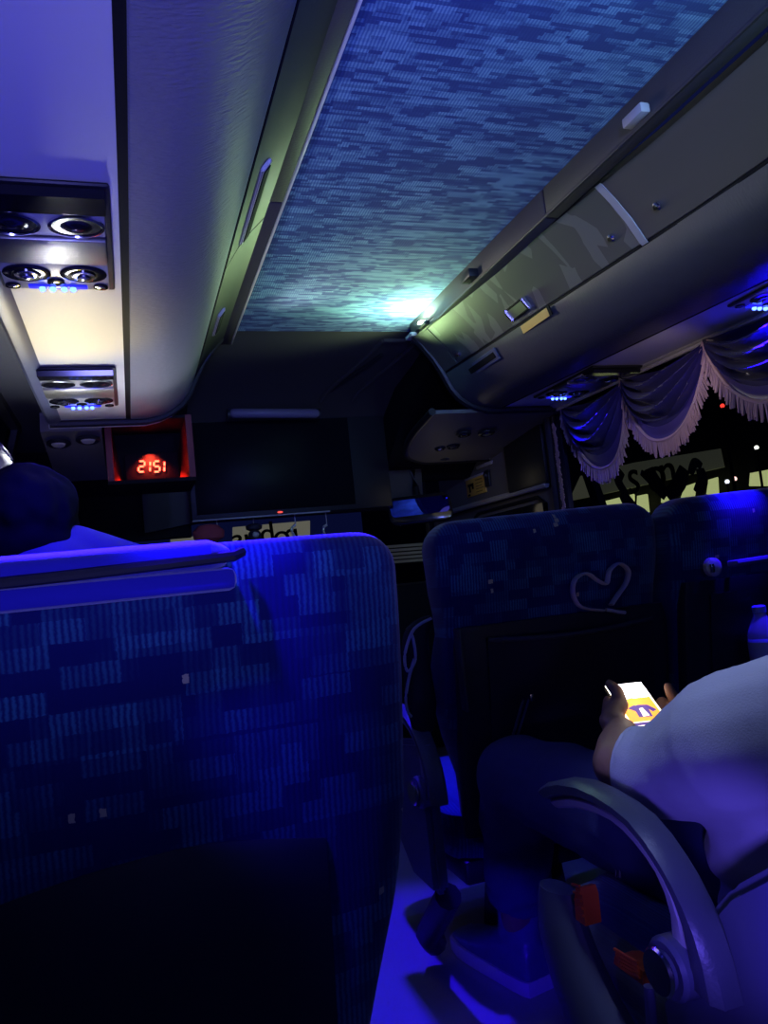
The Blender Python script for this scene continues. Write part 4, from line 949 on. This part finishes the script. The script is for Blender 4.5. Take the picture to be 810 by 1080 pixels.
b = B(); prism(b, [PH(u, v, .0016) for u, v in ((-.55, -.12), (-.15, .0), (.45, -.05), (.72, -.28), (.50, -.34), (.38, -.22), (.34, -.52), (-.30, -.50), (-.28, -.26))], na * .0003); obj('picture_figure', b, SCREENP, sc_, smooth=False)
b = B(); prism(b, [PH(u, v, .0022) for u, v in ((-.05, -.18), (.12, -.16), (.22, -.48), (-.10, -.50))], na * .0003); obj('picture_highlight', b, SCREENL, sc_, smooth=False)
obj('picture_caption', quad(-.78, -.80, .80, -.70, .0010), SCREENP, sc_, smooth=False)

# ------------------------------------------------------------------ PERSON AHEAD ON THE LEFT
p2 = thing('person', (-.86, 1.95, 0), 'passenger with dark hair and blue-lit shoulder seated ahead, head rising over the near left seat', 'person')
hd = Vector((-.885, 1.80, 1.142))
b = B()
ell(b, hd, (.080, .098, .108)); ell(b, hd + Vector((0, .04, -.06)), (.058, .06, .06)); ell(b, hd + Vector((0, .105, -.015)), (.013, .016, .02))
for sx in (-1, 1): ell(b, hd + Vector((sx * .082, 0, -.015)), (.010, .020, .03))
chain(b, [hd - Vector((0, .01, .08)), hd - Vector((0, .01, .16)), (-.853, 1.78, .95)], [.055, .058, .09]); chain(b, [(-.853, 1.78, .97), (-.853, 1.85, .5)], [.12, .13])
for sx in (-1, 1):
    s_ = Vector((-.853 + sx * .18, 1.78, .985)); e_ = Vector((-.853 + sx * .20, 1.93, .78)); w_ = Vector((-.83 + sx * .05, 2.13, .93))
    chain(b, [(-.853, 1.78, .98), s_, e_, w_, w_ + Vector((-sx * .015, .06, .03))], [.08, .055, .042, .028, .03])
    chain(b, [(-.853 + sx * .09, 1.85, .5), (-.853 + sx * .11, 2.30, .53), (-.853 + sx * .11, 2.38, .08), (-.853 + sx * .11, 2.50, .04)], [.09, .06, .04, .035])
    for i in range(4): chain(b, [w_ + Vector((-sx * .01, .05 + .012 * i, .02)), w_ + Vector((-sx * .035, .06 + .012 * i, .035))], [.010, .008])
obj('body', fuse(b, .006, 3), SKIN, p2)
b = B(); chain(b, [(-.853, 1.78, .98), (-.853, 1.85, .5)], [.15, .155])
for sx in (-1, 1):
    s_ = Vector((-.853 + sx * .165, 1.78, 1.00)); e_ = Vector((-.853 + sx * .20, 1.93, .78)); chain(b, [(-.853, 1.78, 1.03), s_, e_], [.085, .072, .062], ends=(1, 0))
    chain(b, [(-.853 + sx * .05, 1.77, 1.085), s_ + Vector((sx * .015, 0, .035))], [.055, .05])
obj('shirt', fuse(b, .008, 4), SHIRTD, p2)
b = B()
for sx in (-1, 1): chain(b, [(-.853 + sx * .09, 1.82, .48), (-.853 + sx * .11, 2.30, .53), (-.853 + sx * .11, 2.38, .10)], [.11, .08, .065], ends=(1, 0))
chain(b, [(-.94, 1.82, .48), (-.77, 1.82, .48)], [.11, .11]); obj('trousers', fuse(b, .009, 3), DENIM, p2)
b = B(); ell(b, hd + Vector((0, -.018, .028)), (.102, .112, .108)); ell(b, hd + Vector((0, -.04, -.03)), (.095, .085, .10)); obj('hair', fuse(b, .007, 4, lambda p: .008 * noise.noise(p * 30)), HAIR, p2)
seat('coach_seat', 'patterned seat of the dark-haired passenger ahead, hidden behind the near left seat', -.853, [(.3, .22), (1.2, .26)], [(.3, 1.70), (1.2, 1.57)], 1.00, .10, 1.72, .40, .25, GR)
pp = Vector((-.83, 2.22, 1.005))  # unseen phone, added as a source for the left panel's light
ph2 = thing('phone', pp, 'added glowing phone lighting the left panel, hidden behind the near left seat', 'phone')
R2 = Matrix.Rotation(.45, 3, 'X')
def bx2(hx, hy, z0, z1):
    b = B(); prism(b, [pp + R2 @ Vector((x, y, z0)) for x, y in ((-hx, -hy), (hx, -hy), (hx, hy), (-hx, hy))], R2 @ Vector((0, 0, z1 - z0))); return b
obj('phone_body', bx2(.037, .076, -.008, 0), GLOSSB, ph2, smooth=False); obj('screen', bx2(.034, .072, 0, .0006), mat('added_screen_glow', (1, .9, .5), .3, emit=(1, .88, .42), es=8), ph2, smooth=False)

# small ceiling lamp at the right rail near the front
t = thing('ceiling_lamp', (.285, 2.35, 1.80), 'small bright white lamp at the front right corner of the ceiling panel', 'lamp')
b = B(); box(b, (.300, 2.31, 1.785), (.320, 2.37, 1.798), .003); obj('lamp_body', b, BLACK, t)
b = B(); lathe(b, (.304, 2.34, 1.798), (-.25, -.1, 1), [(.014, 0), (.012, .006), (.004, .008)], 16); obj('bulb', b, LAMPW, t)
b = B(); box(b, (.296, 2.43, 1.786), (.322, 2.49, 1.80), .003); obj('lamp_clip', b, SILVER, t)
b = B(); box(b, (.292, 1.93, 1.79), (.322, 1.99, 1.815), .003); tag(obj('rail_hook', b, BLACK), 'small dark hook on the right ceiling rail above the patterned hatch', 'hook')
b = B(); box(b, (.300, 1.15, 1.79), (.322, 1.21, 1.81), .003); obj_ = obj('rail_clip', b, SILVER); tag(obj_, 'pale clip on the right ceiling rail near the top frame edge', 'clip')

# ------------------------------------------------------------------ LIGHT
def light(kind, name, loc, col, w, size=.05, aim=None, spot=None, blend=.5, sy=None):
    d = bpy.data.lights.new(name, kind); d.color = col; d.energy = w
    if kind == 'AREA':
        d.size = size
        if sy: d.shape = 'RECTANGLE'; d.size_y = sy
    else: d.shadow_soft_size = size
    if spot: d.spot_size = math.radians(spot); d.spot_blend = blend
    o = bpy.data.objects.new(name, d); COL.objects.link(o); o.location = loc
    if aim is not None: o.rotation_euler = (Vector(aim) - Vector(loc)).to_track_quat('-Z', 'Y').to_euler()
    return o
BLUE = (.025, .004, 1)
light('SPOT', 'ceiling_lamp_light', (.285, 2.335, 1.795), (.66, 1, .60), 9, .012, (.165, 2.30, 2.3), 170, .15)
light('SPOT', 'ceiling_lamp_spill', (.25, 2.46, 1.70), (.62, 1, .42), 10, .05, (-.02, 1.95, 1.86), 120, .8)  # added second spot, broadens the ceiling lamp's green glow
light('SPOT', 'white_cove', (.28, .30, 1.66), (.42, .85, 1), 15, .05, (.30, 1.5, 1.87), 70, .9)
pl = light('AREA', 'added_panel_light', pp + Vector((0, 0, .01)), (.86, .90, 1), 2.5, .07, Vector((-.74, 1.75, 1.52)), sy=.14); pl.data.spread = math.radians(120)  # added area lamp whitening the left panel and padded edge
light('SPOT', 'yellow_patch_fill', pp + Vector((.03, -.12, .06)), (1, .76, .05), 17, .02, (-.765, 1.66, 1.52), 38, 1)  # added spot that makes the yellow patch on the left panel
light('SPOT', 'console_left_near', (-.77, 1.36, 1.50), BLUE, 420, .02, (-.64, .82, 1.0), 46, .6)
light('SPOT', 'console_left_rear', (-.77, .57, 1.50), BLUE, 90, .02, (-.62, .80, 1.04), 22, .9)
light('SPOT', 'console_left_ahead', (-.80, 1.38, 1.50), BLUE, 22, .02, (-.78, 1.76, 1.10), 55, .9)
light('SPOT', 'console_right_near', (.80, 1.40, 1.50), BLUE, 190, .02, (.86, 1.47, 1.0), 62, .9)
light('SPOT', 'console_right_far', (.76, 2.25, 1.50), BLUE, 10, .02, (.6, 2.1, .9), 120, .7)
light('SPOT', 'console_left_far', (-.77, 2.2, 1.50), BLUE, 12, .02, (-.75, 1.8, 1.05), 80, .7)
light('SPOT', 'blue_cove', (-.2, .25, 1.66), (.16, .22, 1), 34, .05, (-.02, 1.2, 1.86), 80, .8)
light('SPOT', 'blue_panel_fill', (-.75, -.5, .85), (.20, .20, 1), 90, .15, (-.72, .75, 1.52), 66, .9)  # added unseen fill, low at the back, turns the underside panel blue
light('AREA', 'blue_rear', (.5, -1.2, 1.5), (.14, .24, 1), 2.6, .3, (.2, 1.5, .9), sy=.6)
light('SPOT', 'blue_aisle', (-.10, 1.95, 1.77), BLUE, 170, .03, (-.07, 1.93, 0), 34, .7)
light('SPOT', 'blue_shoe_fill', (-.33, 1.0, .30), BLUE, 10, .02, (.10, 1.72, .12), 34, .8)  # added low spot that brings out the man's shoe
light('SPOT', 'clock_glow', (-.595, 2.735, 1.475), (1, .05, .02), 13, .015, (-.595, 2.735, 1.35), 106, .3)
light('SPOT', 'sleeve_fill', (-.25, .50, 1.74), (.42, .52, 1), 26, .05, (.01, .86, .72), 26, .8)  # added fill from above for the man's sleeve
light('SPOT', 'padded_edge_fill', (-.50, 2.30, 1.12), (.80, .86, 1), 3.0, .04, (-.60, 1.95, 1.53), 50, .9)  # added fill from below on the left rack's padded edge
light('SPOT', 'hatch_fill', (-.30, 2.47, 1.76), (1, .88, .78), 13, .03, (.47, 1.60, 1.66), 66, .8)  # added warm spot brightening the right rack's hatch doors
light('SPOT', 'blue_sleeve_fill', (-.34, .42, .60), (.14, .09, 1), 6, .03, (.03, .88, .56), 50, .9)  # added blue fill for the lower sleeve and armrest
light('SPOT', 'swag_fill', (.55, 1.45, 1.46), (1, .78, .85), 1.8, .03, (.87, 1.95, 1.35), 70, .8)  # added fill so the swag fringes show pale
light('POINT', 'door_area_fill', (.62, 3.02, 1.26), (1, .88, .65), .12, .06)  # added dim fill around the vent plate and door surround
light('POINT', 'phone_glow', PH(.1, .2, .03), (1, .82, .66), .05, .03)
w = bpy.data.worlds.new('night'); S.world = w; w.use_nodes = True
w.node_tree.nodes['Background'].inputs[0].default_value = (.03, .05, .35, 1); w.node_tree.nodes['Background'].inputs[1].default_value = .10
